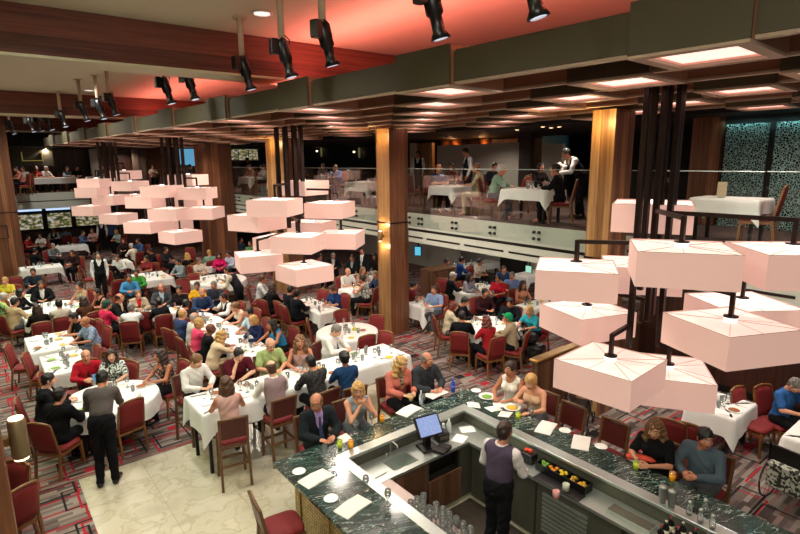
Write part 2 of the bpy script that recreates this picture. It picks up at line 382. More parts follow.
# upper deck on the right, with pale fascia
DZ = 3.36; BX = 9.37
sbox('upper_floor', (BX+.05, 18.7, -2, 36, 2.66, DZ), mat('upper_carpet', '4a3530', .95, var=.3, scale=8))
fa = MB(); fa.box(BX-.03, BX+.048, -2, 31.4, 2.98, DZ+.03); fa.box(BX+.0, BX+.048, -2, 31.4, 2.60, 2.90); fa.box(BX+.03, BX+.048, -2, 31.4, 2.9, 2.98, 1)
struct(fa.build('balcony_fascia', [PALE, BLACK]))
sl = MB()
for i in range(24):
    y = -1.8+i*1.4; sl.box(BX-.006, BX-.001, y, y+1.25, 2.72, 2.765)
struct(sl.build('trim_slots', BLACK))
sf = MB(); sf.box(BX+.05, 18.7, -2, 36, 2.62, 2.655); struct(sf.build('ceiling_soffit', GREYW))
# far cross deck
sbox('upper_floor_far', (-3, BX, 32.4, 36, 2.66, DZ), mat('upper_carpet', '4a3530'))
fb = MB(); fb.box(-3, BX-.04, 32.3, 32.39, 3.0, DZ+.03); fb.box(-3, BX-.04, 32.34, 32.39, 2.60, 2.95); struct(fb.build('balcony_fascia_far', PALE))
# lower far wall with garden windows
def px2x(px, Y, py=215): return aty(px, py, Y)[0]
wx0, wx1 = px2x(14, 35.9), px2x(100, 35.9)
nw = 3; ww = (wx1-wx0)/nw
for i in range(nw):
    a = wx0+i*ww; wd = MB(); wd.box(a+.12, a+ww-.12, 35.93, 35.97, 1.26, 2.08); gl = struct(wd.build('window_%d' % (i+1), GARDEN))
    fr = MB()
    for (p, q, r_, s_) in ((a, a+.12, 1.1, 2.55), (a+ww-.12, a+ww, 1.1, 2.55), (a+.12, a+ww-.12, 1.1, 1.26), (a+.12, a+ww-.12, 2.08, 2.24)): fr.box(p, q, 35.86, 35.97, r_, s_)
    fo = struct(fr.build('window_frame', NIGHT)); fo.parent = gl
for i in range(3):
    a = wx0+i*ww; b = MB(); b.box(a+.1, a+ww-.1, 35.8, 35.86, 2.26, 2.46); struct(b.build('trim_lit', mat('blue_sky_light', 'bcd6ff', .5, es=1.2)))
# hanging canopy: plate, fins and square lit coffers
CTH, CPX, CPY = .05, 4.5, 2.0
def canxf(x, y): c, s_ = math.cos(CTH), math.sin(CTH); return CPX+(x-CPX)*c-(y-CPY)*s_, CPY+(x-CPX)*s_+(y-CPY)*c
def turn(o): x_, y_ = canxf(0, 0); o.location = (x_, y_, 0); o.rotation_euler = (0, 0, CTH); return o
turn(sbox('canopy_plate', (5.0, 12.6, -2, 31.0, 5.98, 6.06), FINM))
XC = [4.56+.98*k for k in range(7)]; PER = 2.93
cof = empty('ceiling_coffer', (0, 0, 0), 0, 'square box coffer with glowing pink panel in the brown hanging canopy', 'ceiling light', 'lit box coffers of the hanging canopy')
h = MB(); t = .11; W_, L_ = .96, .9
for i_, (x0, x1, y0, y1) in enumerate(((0, .03, 0, L_), (W_-.03, W_, 0, L_), (.03, W_-.03, 0, .03), (.03, W_-.03, L_-.03, L_))): h.box(x0, x1, y0, y1, 5.625, 6.05, 0 if i_ == 0 else 2)
for (x0, x1, y0, y1) in ((0, t, 0, L_), (W_-t, W_, 0, L_), (t, W_-t, 0, t), (t, W_-t, L_-t, L_)): h.box(x0, x1, y0, y1, 5.6, 5.624, 1)
h.build('housing', [FASC, STRIP, FINM], cof)
pn = MB(); pn.box(.04, W_-.04, .04, L_-.04, 5.646, 5.66); pn.build('light_panel', LITP, cof)
rm = MB()
for (x0, x1, y0, y1) in ((t-.02, t, t, L_-t), (W_-t, W_-t+.02, t, L_-t), (t, W_-t, t-.02, t), (t, W_-t, L_-t, L_-t+.02)): rm.box(x0, x1, y0, y1, 5.626, 5.645)
rm.build('reflector', mat('coffer_reflector', 'f0bcae', .6), cof)
fin = MB(); cofs = 0
for k, xc in enumerate(XC):
    ys = []
    for j in range(-2, 11):
        y = 1.62+PER*j+(1.17*k) % PER
        if y < -1.9 or y > 30: continue
        ys.append(y)
        place(cof, canxf(xc-.10, y)+(0,), CTH, cof['label'], 'lit box coffers of the hanging canopy')
    e = [-2.0]+sum([[y-.002, y+L_+.002] for y in ys], [])+[30.9]
    for a, b in zip(e[::2], e[1::2]):
        if b-a > .02: fin.box(xc, xc+.055, a, b, 5.66, 5.975, 0); fin.box(xc-.012, xc+.067, a, b, 5.63, 5.659, 1)
turn(struct(fin.build('canopy_fins', [FINM, STRIP])))
# outermost fascia of the canopy
fo = MB(); ys = [1.62+PER*j for j in range(-2, 11)]; e = [-2.0]+sum([[y-.002, y+L_+.002] for y in ys if -1.9 < y < 30], [])+[30.9]
for a, b in zip(e[::2], e[1::2]):
    if b-a > .02: fo.box(4.53, 4.559, a, b, 5.66, 5.975)
fo.box(4.56, 4.999, -2, 30.9, 5.977, 6.0)
turn(struct(fo.build('canopy_fascia', FASC)))
# dark ceiling beyond the canopy
sbox('ceiling_rear', (11.4, 18.7, -2, 36, 5.62, 5.7), DARK)
sbox('ceiling_far', (-3, 11.4, 31.8, 36, 5.62, 5.7), DARK)
# ------------------------------------------------------------------ columns
def sconce(x, y, z, s=1.0, face='y', label=''):
    r = empty('wall_sconce', (x, y, z), 0, label, 'wall light')
    b = MB(); b.lathe([(.045*s, -.13*s), (.05*s, -.12*s), (.05*s, .12*s), (.045*s, .13*s)], n=14); b.build('lamp_body', mat('dull_bronze', '8b7a5c', .5, .6), r)
    for z_ in (.131*s, -.142*s): MB().lathe([(.04*s, 0), (.04*s, .01)], (0, 0, z_), 12).build('bulb', WARM, r)
    b = MB()
    if face == 'x': b.box(.05*s, .11, -.03*s, .03*s, -.03, .03)
    elif face == '-x': b.box(-.10, -.05*s, -.03*s, .03*s, -.03, .03)
    else: b.box(-.03, .03, .05*s, .10, -.03, .03)
    b.build('bracket', BRASS, r)
    return r
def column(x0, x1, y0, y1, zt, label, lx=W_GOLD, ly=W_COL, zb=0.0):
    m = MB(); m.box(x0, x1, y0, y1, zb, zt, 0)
    m.m = [1 if i in (3, 5) else 0 for i in range(len(m.f))]   # faces along x get golden wood, painting in the light they catch
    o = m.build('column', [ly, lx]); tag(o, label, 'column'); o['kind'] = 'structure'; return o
def light_at(loc, p, col='ffd9a0', r=.04):
    l = bpy.data.lights.new('column_light', 'POINT'); l.energy = p; l.color = lin(col)[:3]; l.shadow_soft_size = r
    o = bpy.data.objects.new('column_light', l); o.location = loc; COL.objects.link(o)
CW = 8.73
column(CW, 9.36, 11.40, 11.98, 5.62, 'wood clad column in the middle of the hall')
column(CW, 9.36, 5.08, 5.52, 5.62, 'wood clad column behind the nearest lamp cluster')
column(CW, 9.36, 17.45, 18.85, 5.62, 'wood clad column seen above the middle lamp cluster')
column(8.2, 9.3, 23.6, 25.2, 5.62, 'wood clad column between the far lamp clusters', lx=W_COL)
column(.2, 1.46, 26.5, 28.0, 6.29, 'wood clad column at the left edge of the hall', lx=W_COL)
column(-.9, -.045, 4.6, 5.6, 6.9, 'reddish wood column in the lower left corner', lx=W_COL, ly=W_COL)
for (x, y, z, l) in ((CW-.11, 11.7, 2.78, 'small brass up and down light on the middle wood column'),):
    sconce(x, y, z, 1.0, 'x', l); light_at((x-.03, y, z+.3), 8); light_at((x-.03, y, z-.3), 8)
for (yy) in (5.3, 11.7, 18.2):
    light_at((CW-.35, yy, 5.4), 22, 'ffcf8a', .1)  # point lights near the column tops, without a lamp body
p_ = aty(11, 440, 4.95)
sconce(.062, p_[1], p_[2], 1.25, '-x', 'brass cylinder light on the wood column in the lower left corner')
# thin ledges round the columns
for (x0, x1, y0, y1, z) in ((CW, 9.36, 11.40, 11.98, 3.12), (.2, 1.46, 26.5, 28.0, 2.9), (CW, 9.36, 5.08, 5.52, 3.0)):
    b = MB(); b.box(x0-.015, x1+.015, y0-.015, y1+.015, z, z+.04); struct(b.build('trim_column', BRONZE))
b = MB()
for (u0, u1, v0, v1) in ((.35, .8, 0, .03), (.35, .8, .5, .53), (.35, .38, .03, .5), (.77, .8, .03, .5)): b.box(.25+u0, .25+u1, 26.47, 26.499, 1.9+v0, 1.9+v1)
tag(b.build('notice_frame', BLACK), 'small black square frame on the far left wood column', 'frame')

# ------------------------------------------------------------------ glass balustrade
bal_y = [-2, -.9, .35, 1.65, 2.95, 4.25, 5.62, 7.07, 8.31, 9.56, 10.85, 12.2, 13.94, 15.2, 16.5, 17.9, 19.2, 20.5, 21.8, 23.1, 24.4, 25.7, 27, 28.3, 29.6, 31]
cols = ((5.05, 5.55), (11.36, 12.02), (17.4, 18.9), (23.55, 25.25)); segs = []
for a, b in zip(bal_y[:-1], bal_y[1:]):
    for c0, c1 in cols:
        if a < c0 < b and b <= c1+.001 or (a < c0 and b > c0 and b <= c1): b = c0
        if a >= c0 and a < c1 and b > c1: a = c1
        if a < c0 and b > c1: segs.append((a, c0)); a = c1
        if a >= c0 and b <= c1: a = b
    if b-a > .2: segs.append((a, b))
bp = empty('glass_balustrade_panel', (0, 0, 0), 0, 'clear glass panel of the balcony railing bolted to the pale fascia', 'railing', 'glass panels of the balcony railing')
gm = MB(); gm.box(-.062, -.05, .012, 1.0, 3.04, 4.57); pane = gm.build('pane', GLASS, bp)
tm = MB(); tm.box(-.066, -.046, .012, 1.0, 4.571, 4.585); tm.build('top_edge', mat('glass_edge', 'a9b8b2', .2), bp)
for yy in (.06, .94):
    for zz in (3.13, 3.27):
        MB().tube([(-.082, 0, zz), (-.03, 0, zz)], .032, 10).build('bolt', BLACK, bp, (0, yy, 0))
for a, b in segs:
    o = place(bp, (BX, a, 0), 0, bp['label'], 'glass panels of the balcony railing')
    q_ = 0
    for c in o.children:
        if not c.name.startswith('bolt'): c.scale = (1, (b-a-.015)/1.0, 1)
        else: c.location.y = (.065, .065, b-a-.065, b-a-.065)[q_]; q_ += 1

# ------------------------------------------------------------------ theatre spots on drop pipes
def spotlight_proto():
    r = empty('stage_spotlight', (0, 0, 0), 0, 'x', 'spotlight')
    b = MB(); b.tube([(0, 0, 7.0), (0, 0, 6.42)], .045, 10); b.lathe([(.11, 0), (.11, .02), (.05, .03)], (0, 0, 6.965), 14); b.build('drop_pipe', mat('cream_pipe', 'b8a88f', .5), r)
    d = Vector((.10, -.05, -.42)); a = Vector((0, 0, 6.34))
    b = MB(); b.tube([a-d*.12, a+d*.05, a+d*.5, a+d*.56, a+d*.86, a+d*1.02], [.075, .085, .085, .06, .062, .10], 12); b.build('lamp_housing', BLACK, r)
    b = MB(); b.box(-.16, -.06, -.06, .06, 6.2, 6.4, b=.01); b.build('ballast_box', BLACK, r)
    b = MB(); b.tube([(0, 0, 6.44), (0, .10, 6.36), a+d*.3+Vector((0, .10, 0))], .012, 6); b.tube([(0, 0, 6.44), (0, -.10, 6.36), a+d*.3+Vector((0, -.10, 0))], .012, 6)
    b.tube([(.02, .05, 6.5), (.14, .08, 6.42), (.10, .06, 6.25), (.02, .04, 6.2)], .009, 6); b.build('yoke', BLACK, r)
    b = MB(); e = a+d*1.02; b.tube([e+d*.005, e+d*.012], .07, 12); b.build('lens', mat('spot_lens', 'dfe8ff', .1, es=.55, ecol='e4ecff'), r)
    return r
sp = spotlight_proto()
names = ['in front of the green canopy box at the top right', 'beside the step in the canopy at the top centre', 'third from the right, pipe showing', 'fourth from the right, against the red beam',
         'fifth from the right, with a pale ring', 'first of the close pair behind the big beam', 'second of the close pair behind the big beam', 'nearest of the trio on pale pipes behind the beam',
         'middle one of the trio on pale pipes', 'farthest of the trio on pale pipes', 'in the far row, nearest to the trio', 'in the far row, with the bent white bracket', 'in the far row, third from the trio', 'in the far row, fourth from the trio', 'farthest left in the row']
# lens pixel of every spot, all hang in a row above the canopy edge
for i, ((px, py), z) in enumerate(zip(((532, 20), (437, 40), (331, 66), (290, 78), (250, 90), (195, 100), (171, 104), (116, 115), (104, 119), (87, 121), (66, 127), (52, 130), (42, 131), (34, 132), (14, 134)), [6.13]*15)):
    z = 5.93; p = at(px, py, z)
    o = place(sp, (p[0]-.10, p[1], 0), .15*((i*7) % 5-2), 'black stage spotlight '+names[i])
    o.location.z = p[2]-5.91
# recessed downlights in the high ceiling
for (px, py, l) in ((262, 13, 'round downlight in the ceiling near the spotlights'), (89, 90, 'round downlight in the ceiling behind the first beam')):
    p = at(px, py, 6.99); r = empty('recessed_downlight', (p[0], p[1], 6.97), 0, l, 'downlight')
    b = MB(); b.lathe([(.12, .02), (.155, .0), (.165, .02)], n=20); b.build('trim_ring', mat('ring_white', 'd9d2c4', .4), r); b = MB(); b.lathe([(.118, .0), (.118, .015)], n=18); b.build('diffuser', LITW, r)
# small downlights of the dark upper ceiling
dl = empty('ceiling_downlight', (0, 0, 0), 0, 'x', 'downlight'); b = MB(); b.lathe([(.05, .02), (.065, 0), (.07, .02)], n=12); b.build('trim_ring', mat('ring_white', 'd9d2c4', .4), dl)
b = MB(); b.lathe([(.048, 0), (.048, .012)], n=12); b.build('bulb', WARM, dl)
for (px, py) in ((505, 124), (517, 130), (453, 129), (467, 130), (480, 128), (437, 127), (443, 124), (559, 127), (551, 128), (543, 127), (575, 122), (429, 128), (561, 123), (537, 123), (512, 124)):
    p = at(px, py, 5.6)
    if p[0] > 11.5 and p[0] < 18.4: place(dl, (p[0], p[1], 5.598), 0, 'tiny warm downlight in the dark ceiling over the balcony', 'tiny warm downlights over the balcony')

# ------------------------------------------------------------------ chandeliers
SS, SH = .95, .365
def shade_mesh():
    a = SS/2; m = MB(); t = .006
    m.box(-a, a, -a, -a+t, -SH, 0); m.box(-a, a, a-t, a, -SH, 0); m.box(-a, -a+t, -a+t, a-t, -SH, 0); m.box(a-t, a, -a+t, a-t, -SH, 0)
    return m.mesh('lamp_shade', SHADE)
SHM = shade_mesh()
a_ = SS/2; m = MB(); m.box(-a_+.008, a_-.008, -a_+.008, a_-.008, -.02, -.012); m.box(-a_+.008, a_-.008, -a_+.008, a_-.008, -SH+.01, -SH+.016); TOPM = m.mesh('diffuser_top', SHADET)
m = MB()
for (x, y) in ((-1, -1), (1, -1), (1, 1), (-1, 1)): m.bar((0, 0, .008), (x*(a_-.01), y*(a_-.01), -.006), .004, .004)
for (x, y) in ((-.5, -1), (.5, -1), (1, .1), (-1, .1)): m.bar((0, 0, .012), (x*(a_-.01), y*(a_-.01), -.004), .003, .003)
for s in (-1, 1): m.box(-a_-.002, a_+.002, s*a_-.002, s*a_+.002, -.002, .002); m.box(s*a_-.002, s*a_+.002, -a_, a_, -.002, .002)
WIREM = m.mesh('wire_frame', SWIRE)
m = MB(); m.lathe([(.075, .04), (.075, .055)], n=18); HUBM = m.mesh('hub_disc', BRONZE)
m = MB(); m.lathe([(.065, -.06), (.065, .04)], n=18); SOCM = m.mesh('hub_light', SOCK)
def chandelier(ax, ay, ztop, shades, label, pr=.2, npost=6):
    r = empty('pendant_chandelier', (ax, ay, 0), 0, label, 'chandelier', 'clusters of square pendant lamps')
    offs = [(-.24, .12), (-.10, -.02), (.02, .16), (.10, -.10), (.22, .08), (.34, -.02)][:npost]
    zmin = min(s[2] for s in shades)+.3
    posts = []
    for i, (dx, dy) in enumerate(offs):
        z0 = zmin + (i % 3)*.35; posts.append((dx, dy, z0))
        m = MB(); pw = .032 if len(offs) and ay < 5 else .045; m.box(dx-pw, dx+pw, dy-pw, dy+pw, z0, ztop, b=.006); m.build('post', BRONZE, r)
    for i, (x, y, z, rot) in enumerate(shades):
        lx, ly = x-ax, y-ay
        bst = min(posts, key=lambda p: (p[0]-lx)**2+(p[1]-ly)**2+(4 if p[2] > z+.15 else 0))
        za = z+.30 if z+.3 < ztop-.1 else z+.2
        m = MB(); m.bar((bst[0], bst[1], za), (lx, ly, za), .04, .05); m.box(lx-.022, lx+.022, ly-.022, ly+.022, z+.05, za+.02); m.build('arm', BRONZE, r)
        s = obj('lamp_shade', SHM, r, (lx, ly, z), math.radians(rot))
        obj('diffuser', TOPM, s); obj('wire_frame', WIREM, s); obj('hub_disc', HUBM, s); obj('hub_light', SOCM, s)
    l = bpy.data.lights.new('chandelier_glow', 'POINT'); l.energy = 30; l.color = lin('ffd2c4')[:3]; l.shadow_soft_size = .4
    return r
near = [(5.8, 3.24, 2.42, 4), (6.39, 2.20, 3.03, 65), (6.85, 4.25, 2.66, 72), (5.94, 3.87, 3.47, 34), (5.88, 2.57, 3.87, 33)]
def S(px, py, D, rot): p = atd(px, py, D); return (p[0], p[1], p[2], rot)
near += [S(793, 248, 5.75, 44), S(653, 202, 7.2, 26), S(742, 301, 6.9, 55), S(668, 367, 7.0, 33), S(640, 262, 7.6, 35)]
chandelier(6.6, 3.2, 5.66, near, 'nearest cluster of square pink lamps above the bar, at the right')
mid = [S(275, 199, 12.2, 40), S(330, 202, 13.2, 36), S(257, 214, 12.6, 22), S(303, 180.5, 14, 20), S(299, 234.5, 12.1, 38), S(341, 231.5, 13.1, 42), S(258, 253, 12.4, 75), S(304, 264.5, 12.1, 2), S(279, 236, 13.9, 30), S(312, 221, 14.0, 35)]
chandelier(6.25, 12.2, 5.66, mid, 'middle cluster of square pink lamps, left of the middle column')
far = [S(x, y, d, r_) for x, y, d, r_ in ((188, 174.5, 18.6, 38), (162, 185.5, 17.4, 42), (197, 187.5, 17.6, 48), (147, 196, 17.6, 40), (192, 196, 18.6, 38), (170, 208, 17, 42), (204, 207, 17.4, 46), (172, 219, 18.4, 35), (146, 220.5, 17.3, 40), (180, 230.5, 17, 14))]
chandelier(5.36, 18.7, 5.66, far, 'third cluster of square pink lamps, left of the middle cluster')
far2 = [S(x, y, d, r_) for x, y, d, r_ in ((124, 170.5, 22.5, 40), (96, 178.5, 21, 44), (130, 181, 21, 36), (94, 187.5, 20.8, 42), (111, 195, 21, 38), (135, 194.5, 21.5, 42), (91, 205.5, 21, 40), (118, 213.5, 20.6, 30))]
chandelier(4.43, 24.0, 5.66, far2, 'farthest cluster of square pink lamps, at the far left')

# ------------------------------------------------------------------ walls and fittings under and on the balcony
sbox('wall_under_balcony', (11.78, 12.0, -2, 5.95, 0.0, 2.6), W_DARK)
sbox('baseboard_under_balcony', (11.74, 11.778, -2, 5.95, 0.0, .14), BLACK)
dv = empty('partition', (0, 0, 0), 0, 'low wood partition with brass top rail behind the bar', 'partition')
b = MB(); b.box(7.9, 11.7, 5.86, 5.98, 0.01, 1.06); b.build('panel', W_CAB, dv); b = MB(); b.box(7.85, 11.7, 5.82, 6.02, 1.061, 1.12, b=.015); b.build('top_rail', BRASS, dv)
sbox('wall_rear_grey', (17.2, 17.4, 6.0, 31.0, 0, 2.6), GREYW)
sbox('wall_rear_wood', (12.0, 17.2, 5.75, 5.95, 0, 2.6), W_DARK)
st = at(420, 300, 0.0)
b = empty('service_cabinet', (0, 0, 0), 0, 'dark wood service cabinet under the balcony beside the middle column', 'cabinet')
c0 = (12.0, 13.35)
m = MB(); m.box(c0[0], c0[0]+1.1, c0[1], c0[1]+.6, .02, 1.05); m.build('body', W_CAB, b); m = MB(); m.box(c0[0]-.03, c0[0]+1.13, c0[1]-.03, c0[1]+.63, 1.051, 1.09, b=.01); m.build('top', OAKD, b)
for i in range(1):
    m = MB(); m.box(c0[0]+.06+i*.75, c0[0]+1.0+i*.75, c0[1]-.022, c0[1]-.001, .1, .98); d_ = m.build('door', W_CAB, b)
    m = MB(); m.tube([(c0[0]+.66+i*.75, c0[1]-.04, .6), (c0[0]+.66+i*.75, c0[1]-.04, .78)], .01, 6); m.build('handle', STEEL, d_)
tv = atx(418, 251, 15.4)
b = empty('monitor', tuple(tv), 0.5, 'small lit screen on the grey wall beside the middle column', 'monitor')
m = MB(); m.box(-.03, .03, -.17, .17, -.22, .22, b=.01); m.build('frame', BLACK, b); m = MB(); m.box(-.034, -.031, -.14, .14, -.19, .19); m.build('screen', mat('cyan_screen', '5cc0e0', .3, es=.9, var=.3, scale=8), b)
m = MB(); m.bar((0.055, 0, 0), (.055, 0, 2.61-tv[2]), .05, .05); m.build('bracket', BLACK, b)
sbox('wall_grey_service', (16.0, 16.2, 16.2, 31, 0, 2.6), GREYW)
# dark doorway frame below the balcony
sbox('door_1', (16.9, 17.15, 13.4, 14.6, 0, 2.3), DARK)
ex = atx(529, 269, 12.4)
b = empty('small_screen', tuple(ex), 0, 'small pale green screen under the balcony beside the lamp cluster', 'monitor')
m = MB(); m.box(-.02, .02, -.11, .11, -.1, .1, b=.008); m.build('frame', BLACK, b); m = MB(); m.box(-.026, -.021, -.1, .1, -.09, .09); m.build('screen', mat('mint_screen', '9fe0c8', .4, es=.7), b)
m = MB(); m.bar((0.035, 0, 0), (.035, 0, 2.61-ex[2]), .03, .03); m.build('bracket', BLACK, b)

# upper deck background
def wall_px(name, px0, px1, pyt, pyb, X, m, d=.15, top=None):
    a = atx(px0, (pyt+pyb)/2, X); c = atx(px1, (pyt+pyb)/2, X); z1 = atx((px0+px1)/2, pyt, X)[2] if top is None else top; z0 = max(DZ+.01, atx((px0+px1)/2, pyb, X)[2])
    return sbox(name, (X, X+d, min(a[1], c[1]), max(a[1], c[1]), z0, z1), m)
wall_px('wall_partition_grey', 437, 519, 144, 200, 15.0, GREYW)
wall_px('wall_partition_light', 541, 561, 144, 200, 14.6, mat('light_panel_grey', 'a09d92', .6))
wall_px('wall_partition_left', 410, 415, 143, 200, 15.0, GREYW)
wall_px('wall_wood_panel', 416, 432, 143, 200, 15.2, W_GOLD)
wall_px('wall_column_dark', 519, 531, 100, 200, 14.0, mat('dark_brown_panel', '2a2220', .5), top=5.62)
wall_px('wall_copper_screen', 453, 518, 128, 150, 17.0, W_COL, top=5.6)
wall_px('window_11', 542, 566, 132, 150, 17.0, mat('teal_window', '1f5058', .4, es=.10, var=.5, scale=3))
wall_px('wall_wood_right', 689, 718, 108, 230, 12.4, W_COL, top=5.62)
for i, (a, c) in enumerate(((722, 764), (771, 812))):
    q = wall_px('window_%d' % (21+i), a, c, 110, 232, 12.4, LACE, .05, top=5.45)
    ya, yc = atx(a, 140, 12.4)[1], atx(c, 140, 12.4)[1]
    area('screen_light', (12.36, (ya+yc)/2, 5.52), (0, math.radians(-12), 0), .04, abs(ya-yc), 2.6, 'b0f0ee')
wall_px('wall_screen_back', 715, 850, 100, 240, 12.6, DARK, .1, top=5.62)
for px, s in ((457, 1), (486, 1), (446, 0)):
    p = atx(px, 136, 16.0); b = MB(); b.lathe([(.22, DZ+1.2), (.22, 5.6)], (p[0], p[1], 0), 20); o = b.build('round_column', mat('copper_column', 'a86a42', .3, .5)); tag(o, 'round copper column', 'column'); o['kind'] = 'structure'
    if s: light_at((p[0]-.45, p[1]-.2, 5.4), 16, 'ffb070', .06)  # point light beside the copper column, without a lamp body
# left upper rear
sbox('wall_upper_rear', (17.5, 17.7, 12, 36, DZ, 5.6), NIGHT)
for (px, l) in ((321, 'wall lamp on the dark upper wall, left one of the pair'), (359, 'wall lamp on the dark upper wall, right one of the pair')):
    p = atx(px, 144, 17.35); r = empty('wall_lamp', tuple(p), 0, l, 'wall lamp')
    m = MB(); m.lathe([(.06, -.02), (.07, .0), (.07, .42), (.06, .44)], n=12); m.build('upper_tube', mat('green_glow', 'd8e6a0', .5, es=1.1), r)
    m = MB(); m.lathe([(.05, -.75), (.05, -.2)], n=12); m.build('lower_tube', mat('dim_glow', '7a7a4c', .5, es=.4), r)
    m = MB(); m.lathe([(.03, -.04), (.06, 0), (.03, .04)], (-.05, .45, -.42), 10); m.build('bulb', WARM, r)
def wall_py(name, px0, px1, pyt, pyb, Y, m, d=.15, z0=None, z1=None):
    a = aty(px0, (pyt+pyb)/2, Y)[0]; c = aty(px1, (pyt+pyb)/2, Y)[0]; zt = aty((px0+px1)/2, pyt, Y)[2] if z1 is None else z1; zb = aty((px0+px1)/2, pyb, Y)[2] if z0 is None else z0
    return sbox(name, (a, c, Y, Y+d, zb, zt), m)
wall_py('wall_wood_far_1', 103, 133, 150, 200, 34.8, W_DARK, z0=DZ+.01, z1=5.6)
wall_py('wall_grey_far', 134, 147, 150, 200, 34.3, W_GREY, z0=DZ+.01, z1=5.6)
wall_py('wall_wood_far_2', 147, 175, 150, 200, 34.4, W_COL, z0=DZ+.01, z1=5.6)
wall_py('wall_grey_far', 92, 101, 150, 200, 34.6, GREYW, z0=DZ+.01, z1=5.6)
wall_py('window_31', 177, 195, 145, 166, 34.6, mat('blue_curtain_window', '6ab4dc', .5, es=.7, var=.45, scale=2.2), d=.05)
wall_py('window_32', 200, 212, 141, 166, 34.6, NIGHT, d=.05)
wl = aty(229, 152, 34.8); 
for i in range(3):
    wall_py('window_%d' % (41+i), 229+i*10, 238+i*10, 144, 160, 34.8, GARDEN, d=.05)
wall_py('window_44', 229, 258, 139, 142, 34.8, mat('pale_day_band', '7f9a8c', .5, es=.35), d=.05)
wall_py('wall_blue_far', 258, 268, 137, 170, 34.6, mat('blue_wall', '163a66', .5), d=.05)
sbox('wall_far_block', (6.3, 8.2, 33.0, 35.9, 0, DZ-.75), W_DARK)
sbox('wall_blue_lower', (5.6, 6.28, 33.2, 33.4, 0.9, 2.55), mat('blue_wall', '163a66'))
p = aty(32, 155, 33.6); r = empty('lit_sign_frame', tuple(p), 0, 'faintly lit rectangular frame on the dark far upper wall', 'sign')
m = MB(); m.box(-.45, .45, 0, .04, -.30, -.26); m.box(-.45, -.41, 0, .04, -.26, .15); m.box(.41, .45, 0, .04, -.26, .15); m.build('lit_edge', mat('dim_yellow', 'a89850', .5, es=.3), r)
m = MB(); m.box(-.9, .9, .05, .1, -.55, .45); m.build('back_panel', mat('olive_dark', '3a3626', .6), r)
# ------------------------------------------------------------------ chairs
def dining_chair():
    r = empty('dining_chair', (0, 0, 0), 0, 'x', 'chair')
    m = MB()
    prof = [(0, .40), (.02, .405), (.035, .43), (.03, .465), (-.02, .485)]
    vs = []; n = 20
    for ins, z in ((.03, .405), (.0, .42), (0, .455), (.02, .478), (.07, .487)):
        for k in range(n):
            t = 2*math.pi*k/n; c, s_ = math.cos(t), math.sin(t); e = .45
            x = (.24-ins)*math.copysign(abs(c)**e, c); y = (.235-ins)*math.copysign(abs(s_)**e, s_); vs.append((x+.02, y, z))
    fs = [(i*n+k, i*n+(k+1) % n, (i+1)*n+(k+1) % n, (i+1)*n+k) for i in range(4) for k in range(n)]+[tuple(range(n-1, -1, -1)), tuple(range(4*n, 5*n))]
    m.add(vs, fs, 0, True); m.build('seat', RED, r)
    def backshape(th, y_in, z0, z1, ztop):
        m = MB(); vs = []; NZ, NY = 7, 7
        for side in (-1, 1):
            for i in range(NZ):
                t = i/(NZ-1)
                for j in range(NY):
                    u = j/(NY-1)*2-1; hw = (.225-.018*t)-y_in; z = z0+(z1-z0)*t+(ztop*(1-u*u) if i == NZ-1 else ztop*(1-u*u)*t)
                    x = -.215-.10*t-.018*(1-u*u)+side*(th if abs(u) < .99 and 0 < i < NZ-1 else th*.4); vs.append((x, u*hw, z))
        L = NZ*NY; f = []
        for i in range(NZ-1):
            for j in range(NY-1):
                a = i*NY+j; f.append((a, a+NY, a+NY+1, a+1)); f.append((L+a, L+a+1, L+a+NY+1, L+a+NY))
        bd = [j for j in range(NY)]+[i*NY+NY-1 for i in range(1, NZ)]+[(NZ-1)*NY+j for j in range(NY-2, -1, -1)]+[i*NY for i in range(NZ-2, 0, -1)]
        for q in range(len(bd)):
            a, b2 = bd[q], bd[(q+1) % len(bd)]; f.append((a, b2, L+b2, L+a))
        m.add(vs, f, 0, True); return m
    backshape(.032, .012, .47, .93, .035).build('backrest', RED, r)
    m = MB(); N = 8; pts = []
    for j in range(N+1): u = j/N*2-1; pts.append((-.318-.018*(1-u*u), u*.200, .945+.035*(1-u*u)))
    m.tube(pts, .021, 8); m.build('top_rail', OAK, r)
    for s in (-1, 1):
        m = MB(); m.bar((-.31, s*.205, .93), (-.215, s*.215, .44), .03, .026, 0, (0, 1, 0)); m.bar((-.215, s*.215, .44), (-.27, s*.215, .0), .035, .032, 0, (0, 1, 0)); m.build('leg', OAK, r)
        m = MB(); m.bar((.22, s*.205, .42), (.235, s*.21, 0), .036, .036); m.build('leg', OAK, r)
    m = MB(); m.box(-.2, .22, -.225, -.195, .365, .405); m.box(-.2, .22, .195, .225, .365, .405); m.box(.2, .235, -.19, .19, .365, .405); m.box(-.225, -.2, -.2, .2, .365, .405); m.build('seat_frame', OAK, r)
    return r
